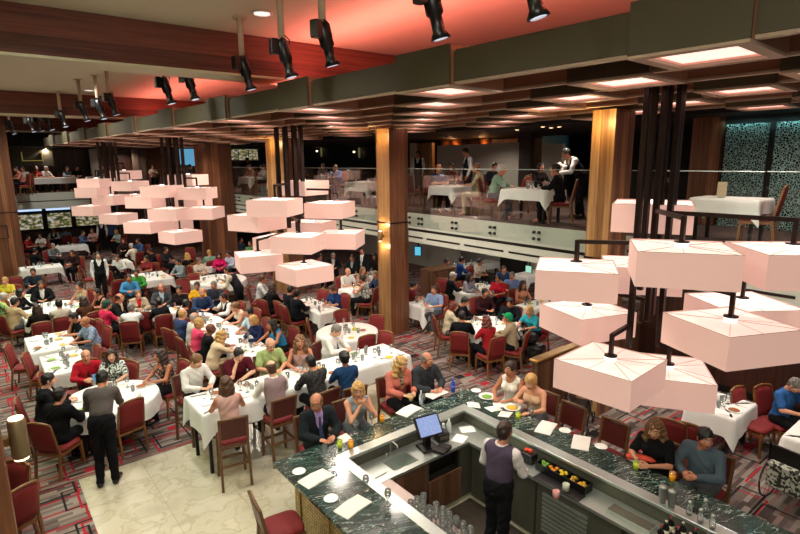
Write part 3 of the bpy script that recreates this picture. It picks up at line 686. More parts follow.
def bar_stool():
    r = empty('bar_stool', (0, 0, 0), 0, 'x', 'bar stool')
    m = MB(); vs = []; n = 20
    for ins, z in ((.03, .69), (0, .705), (0, .745), (.02, .765), (.07, .775)):
        for k in range(n):
            t = 2*math.pi*k/n; c, s_ = math.cos(t), math.sin(t); e = .4
            vs.append(((.22-ins)*math.copysign(abs(c)**e, c)+.01, (.21-ins)*math.copysign(abs(s_)**e, s_), z))
    fs = [(i*n+k, i*n+(k+1) % n, (i+1)*n+(k+1) % n, (i+1)*n+k) for i in range(4) for k in range(n)]+[tuple(range(n-1, -1, -1)), tuple(range(4*n, 5*n))]
    m.add(vs, fs, 0, True); m.build('seat', RED, r)
    m = MB(); m.add([(-.205, -.18, .82), (-.205, .18, .82), (-.255, .18, 1.12), (-.255, -.18, 1.12), (-.245, -.18, .82), (-.245, .18, .82), (-.295, .18, 1.12), (-.295, -.18, 1.12)],
                    [(0, 1, 2, 3), (7, 6, 5, 4), (0, 4, 5, 1), (1, 5, 6, 2), (2, 6, 7, 3), (3, 7, 4, 0)]); m.build('backrest', REDD, r)
    m = MB(); m.tube([(-.282, -.215, 1.14), (-.292, 0, 1.15), (-.282, .215, 1.14)], .022, 8); m.build('top_rail', OAKD, r)
    for s in (-1, 1):
        m = MB(); m.bar((-.28, s*.2, 1.14), (-.205, s*.2, .70), .034, .034, 0, (0, 1, 0)); m.bar((-.205, s*.2, .72), (-.25, s*.21, 0), .036, .036, 0, (0, 1, 0)); m.build('leg', OAKD, r)
        m = MB(); m.bar((.2, s*.185, .70), (.225, s*.2, 0), .036, .036); m.build('leg', OAKD, r)
    m = MB(); m.bar((.21, -.19, .30), (.21, .19, .30), .03, .034); m.bar((-.225, -.2, .38), (-.225, .2, .38), .026, .03)
    for s in (-1, 1): m.bar((-.225, s*.203, .34), (.21, s*.193, .34), .026, .03)
    m.build('foot_rail', OAKD, r)
    m = MB()
    for (x0, x1, y0, y1) in ((-.2, .21, -.2, -.17), (-.2, .21, .17, .2), (.185, .21, -.17, .17), (-.215, -.19, -.17, .17)): m.box(x0, x1, y0, y1, .65, .69)
    m.build('seat_frame', OAKD, r)
    return r
CH = dining_chair(); ST = bar_stool(); NCH = [0]

# ------------------------------------------------------------------ tables
TABLES = {}
def drape(outline, ztop, drop, corner, seed, wav=.02):
    """white cloth: flat top following the outline, wavy skirt hanging lower at sharp corners"""
    rr = random.Random(seed); n = len(outline); vs = []; cx = sum(p[0] for p in outline)/n; cy = sum(p[1] for p in outline)/n
    nr = [];
    for i in range(n):
        a = Vector(outline[i-1]); c = Vector(outline[(i+1) % n]); d = (c-a).normalized(); nr.append(Vector((d.y, -d.x)))
    ph = rr.random()*6; fr = rr.uniform(7, 10)
    L = 0; ls = []
    for i in range(n): ls.append(L); L += (Vector(outline[(i+1) % n])-Vector(outline[i])).length
    rings = [(-.10, 0, 0), (-.012, 0, 0), (.006, -.010, 0), (.014, -.05, .15), (.02, -.5, .55), (.03, -1, 1.0)]
    for (off, dz, wv) in rings:
        for i in range(n):
            k = 2*math.pi*round(L*fr/6.28)/L if L else 1
            wob = wav*(math.sin(ls[i]*k+ph)+.5*math.sin(ls[i]*k*2+ph*2)); cr = corner[i]
            o = off+wob*wv+cr*.05*wv
            dd = dz if dz > -.06 else dz*(drop+cr*.20)+.0*wob
            p = Vector(outline[i])+nr[i]*o; vs.append((p.x, p.y, ztop+(dd if dz > -.06 else dd)))
    fs = [(r_*n+i, (r_+1)*n+i, (r_+1)*n+(i+1) % n, r_*n+(i+1) % n) for r_ in range(5) for i in range(n)]
    m = MB(); m.add(vs, fs, 0, True); b = len(m.v); m.add([(cx, cy, ztop)], []); m.f += [(i, (i+1) % n, b) for i in range(n)]; m.m += [0]*n; m.sm += [False]*n
    return m
def outline_rect(x0, x1, y0, y1, st=.06):
    pts, cor = [], []
    def side(a, b):
        L = math.dist(a, b); k = max(3, int(L/st))
        for i in range(k):
            t = i/k; pts.append((a[0]+(b[0]-a[0])*t, a[1]+(b[1]-a[1])*t)); e = min(t*L, (1-t)*L); cor.append(max(0, 1-e/.16)**2)
    side((x0, y0), (x1, y0)); side((x1, y0), (x1, y1)); side((x1, y1), (x0, y1)); side((x0, y1), (x0, y0)); return pts, cor
def outline_oval(cx, cy, rx, ry, n=64, e=1.0):
    pts = []
    for i in range(n):
        t = 2*math.pi*i/n; c, s_ = math.cos(t), math.sin(t); pts.append((cx+rx*math.copysign(abs(c)**e, c), cy+ry*math.copysign(abs(s_)**e, s_)))
    return pts, [0]*n
def table(key, phrase, rect=None, oval=None, z=.75, base=0.0, drop=.24, seed=1, e=1.0):
    z += base
    if rect: pts, cor = outline_rect(*rect); cx, cy = (rect[0]+rect[1])/2, (rect[2]+rect[3])/2; hx, hy = (rect[1]-rect[0])/2, (rect[3]-rect[2])/2
    else: pts, cor = outline_oval(*oval, e=e); cx, cy, hx, hy = oval
    r = empty('dining_table', (cx, cy, base), 0, 'bare dining table under the cloth of the '+phrase if len(phrase.split()) < 9 else 'dining table under the '+phrase+' cloth', 'table')
    m = MB()
    if rect: m.box(-hx+.02, hx-.02, -hy+.02, hy-.02, z-base-.035, z-base-.006)
    else:
        q, _ = outline_oval(0, 0, hx-.02, hy-.02, 40, e); n = len(q); m.add([(x, y, z-base-.035) for x, y in q]+[(x, y, z-base-.006) for x, y in q], [tuple(range(n-1, -1, -1)), tuple(range(n, 2*n))]+[(i, (i+1) % n, n+(i+1) % n, n+i) for i in range(n)])
    m.build('tabletop', OAKD, r)
    hz = z-base-.036
    if oval and e == 1.0 and hx < 1.1 and hy < 1.1:
        m = MB(); m.lathe([(.28, 0), (.28, .03), (.06, .06), (.05, hz)], n=20); m.build('pedestal', BLACK, r)
    else:
        for sx in (-1, 1):
            for sy in (-1, 1):
                m = MB(); px, py = sx*(hx*.8 if not rect else hx-.1), sy*(hy*.7 if not rect else hy-.1)
                if not rect: px *= .75
                m.box(px-.025, px+.025, py-.025, py+.025, 0, hz); m.build('leg', BLACK, r)
    cl = drape([(x-cx, y-cy) for x, y in pts], 0.0, drop, cor, seed).build('tablecloth', LINEN, None, (cx, cy, z)); tag(cl, 'white tablecloth draped over the '+phrase, 'tablecloth')
    TABLES[key] = dict(phrase=phrase, z=z+.001, c=(cx, cy), h=(hx, hy), rect=bool(rect), e=e); return r
def on_table(T, x, y, mg=.09):
    u, v = abs(x-T['c'][0]), abs(y-T['c'][1]); hx, hy = T['h'][0]-mg, T['h'][1]-mg
    return (u <= hx and v <= hy) if T['rect'] else (u/hx)**2+(v/hy)**2 <= 1

table('H1', 'bar-height long table behind the bar', rect=(2.34, 6.4, 7.78, 8.66), z=1.04, seed=2, drop=.34)
table('R1', 'round table where the waiter leans', oval=(1.5, 10.16, .78, .76), seed=3, drop=.3)
table('A1', 'square table in front of the bald man in checks', rect=(.6, 1.5, 13.75, 15.15), seed=4, drop=.3)
table('A2', 'table with the red patterned cup', rect=(.74, 1.52, 12.0, 13.4), seed=5, drop=.3)
table('O1', 'long oval table at the left', oval=(1.5, 17.45, .78, 1.35), seed=6, e=.8, drop=.3)
table('T5', 'table in front of the bearded man', rect=(2.75, 4.35, 15.1, 15.75), seed=7)
table('L1', 'long table of the family at hall centre', oval=(4.42, 12.55, .42, 2.1), seed=8, e=.5, drop=.3)
table('R7', 'round table below the third lamp cluster', oval=(6.5, 18.5, .95, .95), seed=9)
table('Q8', 'square table beside the two suited men', rect=(7.0, 7.72, 12.3, 14.1), seed=10, drop=.3)
table('R9', 'empty round table beside the middle column', oval=(6.76, 10.6, .74, .72), seed=11)
table('Q10', 'small table of the bald man in white', rect=(8.98, 9.66, 13.65, 14.5), seed=12, drop=.35)
table('R11', 'round table of eight right of the column', oval=(9.72, 8.72, .80, .80), seed=13)
table('Q12', 'table right behind the middle column', rect=(9.5, 10.1, 10.95, 12.2), seed=14, drop=.4)
table('Q13', 'table in front of the red-shirted diner', rect=(11.55, 13.05, 11.25, 12.1), seed=15, drop=.4)
table('Q14', 'far table under the balcony', rect=(13.9, 16.4, 14.2, 14.9), seed=16)
table('Q15', 'table beside the nearest lamps under balcony', rect=(11.7, 13.1, 8.9, 9.5), seed=17, drop=.3)
table('O16', 'table cut off by the left edge', oval=(.6, 19.75, .7, .85), seed=18)
table('Q17', 'far left table near the windows', rect=(1.2, 2.6, 25.2, 26.1), seed=19)
table('Q18', 'table of the two hooded children', rect=(4.3, 5.4, 19.9, 21.5), seed=20)
table('Q19', 'table under the farthest lamp cluster', rect=(3.6, 5.0, 24.3, 25.3), seed=21)
table('Q20', 'laid table behind the couple with drinks', rect=(8.95, 9.85, 2.86, 3.6), seed=22, drop=.34)
table('Q21', 'table at the right edge by the wheelchair', rect=(8.95, 9.9, 1.2, 2.22), seed=23, drop=.3)
table('Q23', 'table below the far windows', rect=(3.0, 4.4, 31.0, 31.8), seed=25)
table('Q24', 'table beside the far wood column', rect=(6.4, 7.6, 21.0, 21.8), seed=26)
table('Q25', 'table behind the far wood column', rect=(9.6, 10.6, 20.9, 21.8), seed=27)
table('Q26', 'table under the balcony by the suited men', rect=(10.4, 11.6, 15.4, 16.1), seed=28)
table('Q27', 'far right table against the grey wall', rect=(14.9, 16.2, 11.6, 12.3), seed=29)
table('U1', 'balcony table of the man in green', rect=(9.95, 10.7, 7.35, 8.62), base=DZ, seed=31)
table('U2', 'balcony table of the man in navy', rect=(9.95, 10.65, 10.3, 11.2), base=DZ, seed=32)
table('U3', 'empty balcony table with a menu card', rect=(9.9, 10.6, 3.2, 4.26), base=DZ, seed=33)
table('U4', 'balcony table left of the middle column', rect=(10.0, 10.8, 14.2, 15.5), base=DZ, seed=34, drop=.3)
table('U5', 'balcony table beyond the middle lamp cluster', rect=(10.1, 10.8, 20.6, 21.8), base=DZ, seed=35, drop=.3)
table('U6', 'balcony table by the floral diner', rect=(10.1, 10.9, 23.6, 24.9), base=DZ, seed=36, drop=.3)
table('U7', 'far balcony table at the left', rect=(2.3, 4.6, 32.65, 33.15), base=DZ, seed=37, drop=.3)
table('U8', 'far balcony table beside the grey column', rect=(5.0, 7.0, 32.65, 33.2), base=DZ, seed=38, drop=.3)
# ------------------------------------------------------------------ the bar (runs round three sides, open to the near side)
BT = 1.10
bar = empty('bar_counter', (0, 0, 0), 0, 'u-shaped bar with a green marble top and gold tiled front', 'bar')
m = MB(); m.box(2.55, 6.02, 5.47, 5.83, BT-.05, BT, b=.006); m.box(2.55, 3.20, 1.2, 5.469, BT-.05, BT, b=.006); m.box(5.58, 6.02, .2, 5.469, BT-.05, BT, b=.006); m.build('marble_top', MARB, bar)
m = MB(); m.box(3.201, 5.579, 5.31, 5.469, BT-.045, BT-.003, b=.004); m.box(5.42, 5.579, .2, 5.309, BT-.045, BT-.003, b=.004); m.box(3.201, 3.34, 1.2, 5.309, BT-.045, BT-.003, b=.004); m.build('steel_edge', STEEL, bar)
m = MB(); m.box(2.75, 5.85, 5.6, 5.66, .1, BT-.051); m.box(2.75, 2.81, 1.2, 5.599, .1, BT-.051); m.box(5.80, 5.86, .2, 5.599, .1, BT-.051); m.build('gold_tile_front', GLD, bar)
m = MB(); m.box(3.0, 5.60, 5.36, 5.42, .0, BT-.051); m.box(3.22, 3.30, 1.2, 5.35, 0, BT-.051); m.box(5.45, 5.52, .2, 5.35, .0, BT-.051); m.build('inner_wall', STEELD, bar)
m = MB()
for y in [1.3+.7*i for i in range(7)]: m.box(2.735, 2.749, y, y+.03, .1, BT-.051)
for x in [2.8+.7*i for i in range(5)]: m.box(x, x+.03, 5.661, 5.675, .1, BT-.051)
m.build('front_rib', BRASS, bar)
# lower working counters
wk = empty('back_counter', (0, 0, 0), 0, 'steel working counter with a sink below the far side of the bar', 'counter')
WZ = .90
m = MB()   # counter A with sink opening x 3.80-4.2, y 4.92-5.22
for (x0, x1, y0, y1) in ((3.31, 3.80, 4.86, 5.35), (4.22, 5.05, 4.86, 5.35), (3.80, 4.22, 4.86, 4.94), (3.80, 4.22, 5.24, 5.35)): m.box(x0, x1, y0, y1, WZ-.04, WZ)
m.build('worktop', STEEL, wk)
sk = MB(); 
for (x0, x1, y0, y1, z0, z1) in ((3.80, 3.81, 4.94, 5.24, .70, .895), (4.21, 4.22, 4.94, 5.24, .70, .895), (3.81, 4.21, 4.94, 4.95, .70, .895), (3.81, 4.21, 5.23, 5.24, .70, .895), (3.80, 4.22, 4.94, 5.24, .69, .70)): sk.box(x0, x1, y0, y1, z0, z1)
s_ = sk.build('sink', STEEL, wk)
m = MB(); m.tube([(4.0, 5.29, .9), (4.0, 5.29, 1.08), (4.0, 5.24, 1.12), (4.0, 5.14, 1.10), (4.0, 5.13, 1.06)], .012, 8); m.tube([(3.93, 5.29, .9), (3.93, 5.29, .95)], .012, 8); m.build('tap', STEEL, s_)
for q_ in ((3.66, 4.30, 4.90, 5.30, .05, .685), (4.94, 5.30, 4.90, 4.95, .05, .859), (4.31, 4.35, 4.90, 5.3, .05, .859)): MB().box(*q_).build('carcass', STEELD, wk)
m = MB(); m.box(3.68, 4.28, 4.87, 4.899, .08, .84); m.build('door', W_CAB, wk)
m = MB(); m.box(4.32, 4.93, 4.87, 4.899, .08, .55); m.build('door', W_CAB, wk)
m = MB(); m.box(4.36, 4.93, 5.0, 5.3, .56, .858); m.build('open_shelf', BLACK, wk)
cb = empty('back_counter', (0, 0, 0), 0, 'steel counter with fruit tray and rails along the right side of the bar', 'counter')
m = MB(); m.box(5.06, 5.44, .2, 5.35, WZ-.04, WZ); m.build('worktop', STEEL, cb)
for a_, b_ in ((3.75, 4.85), (.4, 2.55)): MB().box(5.12, 5.44, a_, b_, .05, .858).build('carcass', STEELD, cb)
fr = MB(); fr.box(5.12, 5.44, 2.60, 3.72, .05, .858); fo_ = fr.build('bottle_cooler', STEELD, cb)
g_ = MB()
for i in range(9): g_.box(5.095, 5.118, 3.0, 3.62, .22+.06*i, .25+.06*i)
g_.build('vent_slats', STEEL, fo_)
m = MB(); m.box(4.90, 5.07, .9, 2.62, .42, .46); m.box(4.90, 4.92, .9, 2.62, .46, .56); m.box(4.92, 5.07, .9, .92, .46, .56); m.build('speed_rail', STEELD, cb)
cc = empty('back_counter', (0, 0, 0), 0, 'glass rack counter along the left side of the bar', 'counter')
m = MB(); m.box(3.31, 3.66, 1.2, 4.855, WZ-.04, WZ); m.build('worktop', mat('rosy_steel', '8d7f7a', .3, .7), cc)
m = MB(); m.box(3.36, 3.62, 1.2, 4.85, .0, .858); m.build('carcass', STEELD, cc)
# rubber mat floor inside the bar
m = MB(); m.box(3.7, 5.1, 1.0, 4.85, .001, .012); tag(m.build('rubber_mat', mat('brown_rubber', '3a2f26', .8, var=.3, scale=30)), 'dark rubber mat on the floor inside the bar', 'mat')

# things on the counters
pos = empty('till_terminal', (4.50, 5.10, WZ+.001), math.radians(-10), 'black till terminal with a lit blue screen on the steel counter', 'till')
m = MB(); m.box(-.13, .13, -.12, .12, 0, .035, b=.01); m.box(-.04, .04, -.02, .06, .035, .26); m.build('base', BLACK, pos)
def tilt(vs, a, dz, dy): return [(x, y*math.cos(a)-z*math.sin(a)+dy, y*math.sin(a)+z*math.cos(a)+dz) for x, y, z in vs]
m = MB(); m.box(-.19, .19, -.02, .02, -.15, .15, b=.008); m.v = tilt(m.v, math.radians(-36), .34, -.02); m.build('monitor', BLACK, pos)
m = MB(); m.box(-.165, .165, -.024, -.021, -.125, .125); m.v = tilt(m.v, math.radians(-36), .34, -.02)
k = NT('till_screen'); tc = k.n('ShaderNodeTexCoord'); br = k.n('ShaderNodeTexBrick'); k.t.links.new(tc.outputs['Generated'], br.inputs[0]); br.inputs['Scale'].default_value = 6
br.inputs['Color1'].default_value = lin('6f98ea'); br.inputs['Color2'].default_value = lin('9db8fa'); br.inputs['Mortar'].default_value = lin('dfe8ff'); br.inputs['Mortar Size'].default_value = .03
k.t.links.new(br.outputs[0], k.b.inputs['Emission Color']); k.b.inputs['Emission Strength'].default_value = .75; k.b.inputs['Base Color'].default_value = (.01, .01, .012, 1)
m.build('screen', k.m, pos)
def simple(name, label, cat, m, mt, loc, rz=0, group=None):
    o = m.build(name, mt, None, loc, rz); tag(o, label, cat, group); return o
m = MB(); m.box(-.09, .09, -.08, .08, 0, .13, b=.012); m.box(-.07, .07, -.082, -.08, .05, .10, 1)
simple('receipt_printer', 'black receipt printer right of the till screen', 'printer', m, [BLACK, STEELD], (4.80, 5.14, WZ+.001), -.2)
m = MB(); m.box(-.12, .12, -.09, .09, 0, .045, b=.01); m.box(-.005, .005, -.09, .09, .046, .05, 0)
simple('leather_folder', 'black folder lying in front of the till', 'folder', m, BLACK, (4.62, 4.93, WZ+.001), .35)
m = MB(); m.box(-.15, .15, -.11, .11, 0, .012, b=.004); simple('cutting_board', 'pale grey board on the steel counter left of the sink', 'board', m, STEEL, (3.55, 5.08, WZ+.001), .1)
for (x, y, r_, l) in ((5.02, 5.0, .4, 'white paper sheet on the counter right of the till'), (5.3, 5.12, -.5, 'white paper sheet in the inner corner of the bar')):
    m = MB(); m.box(-.11, .11, -.09, .09, 0, .004); simple('paper_sheet', l, 'paper', m, mat('paper', 'e8e8e4', .8), (x, y, WZ+.001), r_)
m = MB(); m.lathe([(.035, 0), (.037, .14), (.03, .17), (.015, .2), (.015, .23)], n=14); simple('steel_bottle', 'pale upright bottle on the counter behind the till printer', 'bottle', m, mat('pale_bottle', 'c9d2ce', .3), (5.0, 5.2, WZ+.001))
m = MB(); m.lathe([(.03, 0), (.03, .12), (.02, .15), (.02, .17)], n=14); simple('spray_bottle', 'small pale bottle leaning area beside the upright bottle', 'bottle', m, mat('pale_bottle', 'c9d2ce', .3), (4.93, 5.24, WZ+.001))
# fruit tray with garnish
ft = empty('garnish_tray', (5.30, 3.48, WZ+.001), 0, 'black garnish tray with yellow fruit pieces on the bar counter', 'tray')
m = MB()
for (x0, x1, y0, y1) in ((-.08, -.07, -.36, .36), (.07, .08, -.36, .36), (-.07, .07, -.36, -.35), (-.07, .07, .35, .36)): m.box(x0, x1, y0, y1, 0, .10)
for i in range(1, 5): m.box(-.07, .07, -.35+.14*i-.004, -.35+.14*i+.004, 0, .10)
m.box(-.07, .07, -.35, .35, 0, .01); m.build('tray', BLACK, ft)
for i in range(5):
    m = MB()
    for q in range(9): x, y = random.uniform(-.05, .05), -.28+.14*i+random.uniform(-.045, .045); m.lathe([(.0, -.02), (.02, -.01), (.022, .005), (.0, .02)], (x, y, .075+random.random()*.02), 7)
    m.build('fruit_pieces', [FOODY, FOODY, mat('lemon', 'e0c02a', .5), mat('orange_slice', 'e08a1a', .5), FOODG][i], ft)
m = MB(); m.box(-.16, .16, -.34, .34, 0, .012, b=.005); simple('bar_mat', 'black rubber bar mat in front of the garnish tray', 'mat', m, BLACK, (5.20, 3.40, WZ-.0), 0) if 0 else simple('bar_mat', 'black rubber bar mat in front of the garnish tray', 'mat', MB().box(-.085, .085, -.32, .32, 0, .012, b=.004), BLACK, (5.13, 3.42, WZ+.001))
m = MB(); m.box(-.07, .07, -.09, .09, 0, .14, b=.01); nc = simple('napkin_caddy', 'black caddy with red and orange items beside the garnish tray', 'caddy', m, BLACK, (5.30, 4.0, WZ+.001))
m = MB(); m.lathe([(0, .05), (.03, .04), (.03, 0)], (0, -.02, .14), 8); m.lathe([(0, .04), (.03, .03), (.03, 0)], (0, .04, .14), 8); m.build('red_pieces', mat('red_orange', 'd8401c', .5), nc)
m = MB(); m.box(-.08, .08, -.25, .25, 0, .04); m.box(-.07, .07, -.24, .24, .04, .045, 1); simple('drip_tray', 'long steel drip tray on the counter right of the bar mat', 'tray', m, [STEEL, STEELD], (5.22, 2.55, WZ+.001))
for (px, py, c, l) in ((556, 494, 'd89a98', 'pink candle glass on the counter beside the bar mat'), (566, 487, 'b9bda8', 'pale candle glass behind the pink one')):
    p = at(px, py, .95); m = MB(); m.lathe([(.03, 0), (.038, .0), (.042, .09), (.038, .09), (.034, .02), (0, .02)], n=14); simple('candle_glass', l, 'glass', m, mat('tint_'+c, c, .3), (p[0], p[1], WZ+.001))

# glasses, bottles, shakers
def goblet():
    r = MB(); r.lathe([(.035, 0), (.035, .004), (.006, .012), (.006, .075), (.02, .085), (.036, .115), (.038, .15), (.032, .185), (.030, .185), (.035, .15), (.032, .118), (0, .092)], n=12); return r.mesh('wine_glass', CLEAR)
def tumbler(): r = MB(); r.lathe([(.03, 0), (.036, .11), (.034, .11), (.028, .008), (0, .008)], n=12); return r.mesh('tumbler', CLEAR)
GOB, TUM = goblet(), tumbler()
def mk(name, me, label, cat, group): o = obj(name, me); tag(o, label, cat, group); return o
k = 0
for i in range(11):
    for j in range(3):
        x, y = 3.41+.095*j, 4.15-.105*i
        if (i*3+j) % 7 == 5: continue
        o = mk('wine_glass', GOB, 'clear stemmed glass in rows on the left working counter', 'glass', 'glasses lined up on the bar rack'); o.location = (x, y, WZ+.001)
def bottle(name, label, loc, glassc, h=.30, r=.036, cap='c0392b', group=None, lab='d8cfb8'):
    o = MB().lathe([(r*.95, 0), (r, .01), (r, h*.6), (r*.9, h*.66), (r*.38, h*.78), (r*.36, h*.96)], n=14).build(name, mat('bottle_'+glassc, glassc, .12), None, loc); tag(o, label, 'bottle', group)
    MB().lathe([(r*.42, h*.93), (r*.42, h), (0, h)], n=10).build('bottle_cap', mat('cap_'+cap, cap, .4), o)
    MB().lathe([(r*1.01, h*.18), (r*1.015, h*.5)], n=14).build('bottle_label', mat('label_'+lab, lab, .6), o); return o
for i, (c, cp, l) in enumerate((('3a1210', 'c0392b', 'dark red bottle with red cap, first in the speed rail'), ('0f1512', 'b02020', 'black bottle with red cap, second in the speed rail'), ('18120e', 'b8302a', 'dark bottle with red cap, third in the speed rail'),
                             ('1b2a1c', 'd8d0c0', 'green bottle with pale cap in the speed rail'), ('2a0f12', 'a02a2a', 'wine dark bottle in the speed rail'), ('14110f', '8c8c8c', 'dark bottle with grey cap in the speed rail'), ('5a3a18', 'c0a040', 'amber bottle in the speed rail'))):
    bottle('spirit_bottle', l, (4.99, 2.50-.17*i, .461), c, .33, .038, cp)
bottle('spirit_bottle', 'dark bottle behind the bartender against the counter front', (4.98, 3.98, .30), '2a1512', .34, .04, 'b03028') if 0 else None
sh = empty('cocktail_shaker', (0, 0, 0), 0, 'x', 'shaker'); MB().lathe([(.033, 0), (.044, .17), (.046, .17)], n=16).build('tin', STEEL, sh); MB().lathe([(.045, .17), (.042, .2), (.0, .205)], n=16).build('cap', STEEL, sh)
for (px, py, l) in ((671, 486, 'tall steel shaker on the bar edge, left one of the pair'), (680, 490, 'tall steel shaker on the bar edge, right one of the pair')):
    p = at(px, py+9, BT); place(sh, (5.50, p[1], BT-.002), 0, l)
cr = empty('cruet_bottle', (0, 0, 0), 0, 'x', 'bottle'); MB().lathe([(.03, 0), (.032, .07), (.018, .1), (.02, .12)], n=12).build('body', CLEAR, cr); MB().lathe([(.022, .12), (.022, .15), (.008, .16)], n=12).build('steel_cap', STEEL, cr)
for i, (px, py) in enumerate(((689, 510), (700, 518), (708, 505), (712, 524))):
    p = at(px, py+4, BT); place(cr, (min(5.56, p[0]) if i != 2 else 5.68, p[1], BT-.002 if i != 2 else BT), 0, 'small steel-capped glass cruet on the bar, %s' % ['leftmost of the four', 'second from the left of the four', 'the one set farther back', 'rightmost of the four'][i])
for i in range(7):
    for j in range(3):
        bottle('small_bottle', 'dark short bottle crowding the counter below the shakers', (5.12+.11*j, 2.18-.12*i, WZ+.001), '151314', .2, .035, 'b9a9a6' if (i+j) % 2 else 'a03030', 'short bottles below the shakers')
# ------------------------------------------------------------------ implicit-surface figures
class SDF:
    def __init__(s, lo, hi, h):
        s.lo = np.array(lo, float); s.h = h; s.n = np.ceil((np.array(hi)-s.lo)/h).astype(int)+1
        s.ax = [s.lo[i]+h*np.arange(s.n[i]) for i in range(3)]; s.f = np.ones(tuple(s.n), np.float32)
    def _sub(s, lo, hi):
        sl = []
        for i in range(3):
            a = max(0, int((lo[i]-s.lo[i])/s.h)); b = min(s.n[i], int((hi[i]-s.lo[i])/s.h)+2)
            if b <= a: return None
            sl.append(slice(a, b))
        return tuple(sl)
    def _op(s, sl, d, k, op):
        f = s.f[sl]
        if op == 's': s.f[sl] = np.maximum(f, -d); return
        if k <= 0: s.f[sl] = np.minimum(f, d); return
        h = np.clip(.5+.5*(f-d)/k, 0, 1); s.f[sl] = f*(1-h)+d*h-k*h*(1-h)
    def cap(s, a, b, r1, r2, k=.025, op='u', inf=0.0):
        a = np.array(a, float); b = np.array(b, float); r1 += inf; r2 += inf; m = max(r1, r2)+k+3*s.h
        sl = s._sub(np.minimum(a, b)-m, np.maximum(a, b)+m)
        if sl is None: return s
        X, Y, Z = np.meshgrid(s.ax[0][sl[0]], s.ax[1][sl[1]], s.ax[2][sl[2]], indexing='ij', sparse=True)
        ab = b-a; L = ab@ab+1e-9; t = np.clip(((X-a[0])*ab[0]+(Y-a[1])*ab[1]+(Z-a[2])*ab[2])/L, 0, 1)
        d = np.sqrt((X-a[0]-t*ab[0])**2+(Y-a[1]-t*ab[1])**2+(Z-a[2]-t*ab[2])**2)-(r1+(r2-r1)*t)
        s._op(sl, d, k, op); return s
    def ell(s, c, r, k=.025, op='u', inf=0.0, ay=0.0):
        c = np.array(c, float); r = np.array(r, float)+inf; m = r.max()+k+3*s.h; sl = s._sub(c-m, c+m)
        if sl is None: return s
        X, Y, Z = np.meshgrid(s.ax[0][sl[0]]-c[0], s.ax[1][sl[1]]-c[1], s.ax[2][sl[2]]-c[2], indexing='ij', sparse=True)
        if ay: ca, sa = math.cos(ay), math.sin(ay); X, Z = X*ca-Z*sa, X*sa+Z*ca
        k0 = np.sqrt((X/r[0])**2+(Y/r[1])**2+(Z/r[2])**2); k1 = np.sqrt((X/r[0]**2)**2+(Y/r[1]**2)**2+(Z/r[2]**2)**2)+1e-9
        s._op(sl, k0*(k0-1)/k1, k, op); return s
    def nets(s):
        f = s.f; S_ = f < 0; nx, ny, nz = f.shape
        c = sum(S_[i:nx-1+i, j:ny-1+j, k:nz-1+k].astype(np.int8) for i in (0, 1) for j in (0, 1) for k in (0, 1))
        act = (c > 0) & (c < 8); idx = np.argwhere(act); ids = -np.ones(act.shape, int); ids[act] = np.arange(len(idx))
        P = np.zeros((len(idx), 3)); W = np.zeros(len(idx)); cor = [(i, j, k) for i in (0, 1) for j in (0, 1) for k in (0, 1)]
        vals = {q: f[idx[:, 0]+q[0], idx[:, 1]+q[1], idx[:, 2]+q[2]] for q in cor}
        for a in cor:
            for ax in range(3):
                if a[ax] == 0:
                    b = list(a); b[ax] = 1; b = tuple(b); va, vb = vals[a], vals[b]; m = (va < 0) != (vb < 0)
                    t = va/(va-vb+1e-12); p = np.array(a)[None]+np.zeros((len(idx), 3)); p[:, ax] += t; P[m] += p[m]; W[m] += 1
        V = s.lo+(idx+P/W[:, None])*s.h; Q = []
        for ax in range(3):
            o1, o2 = (ax+1) % 3, (ax+2) % 3; sh = [slice(None)]*3; s1 = list(sh); s2 = list(sh); s1[ax] = slice(0, -1); s2[ax] = slice(1, None)
            m = S_[tuple(s1)] != S_[tuple(s2)]; e = np.argwhere(m); ok = (e[:, o1] > 0) & (e[:, o2] > 0)
            for o in (o1, o2): ok &= e[:, o] < f.shape[o]-1
            e = e[ok]
            if not len(e): continue
            def cid(d1, d2): q = e.copy(); q[:, o1] -= d1; q[:, o2] -= d2; return ids[q[:, 0], q[:, 1], q[:, 2]]
            q = np.stack([cid(1, 1), cid(0, 1), cid(0, 0), cid(1, 0)], 1); inside = S_[e[:, 0], e[:, 1], e[:, 2]]; q[~inside] = q[~inside][:, ::-1]; Q.append(q)
        return V, np.concatenate(Q)
def to_mesh(name, parts, mats):
    """parts: list of (V, Q, material index array or int)"""
    V = np.concatenate([p[0] for p in parts]); off = 0; F = []; M_ = []
    for v, q, mi in parts:
        F.append(q+off); M_.append(np.full(len(q), mi) if np.isscalar(mi) else mi); off += len(v)
    F = np.concatenate(F); M_ = np.concatenate(M_); me = bpy.data.meshes.new(name)
    me.vertices.add(len(V)); me.vertices.foreach_set('co', V.astype(np.float32).ravel()); me.loops.add(len(F)*4); me.loops.foreach_set('vertex_index', F.astype(np.int32).ravel())
    me.polygons.add(len(F)); me.polygons.foreach_set('loop_start', np.arange(0, len(F)*4, 4, dtype=np.int32)); me.update(calc_edges=True)
    for m in mats: me.materials.append(m)
    me.polygons.foreach_set('material_index', M_.astype(np.int32)); me.polygons.foreach_set('use_smooth', np.ones(len(F), bool)); me.validate(); me.update(); return me

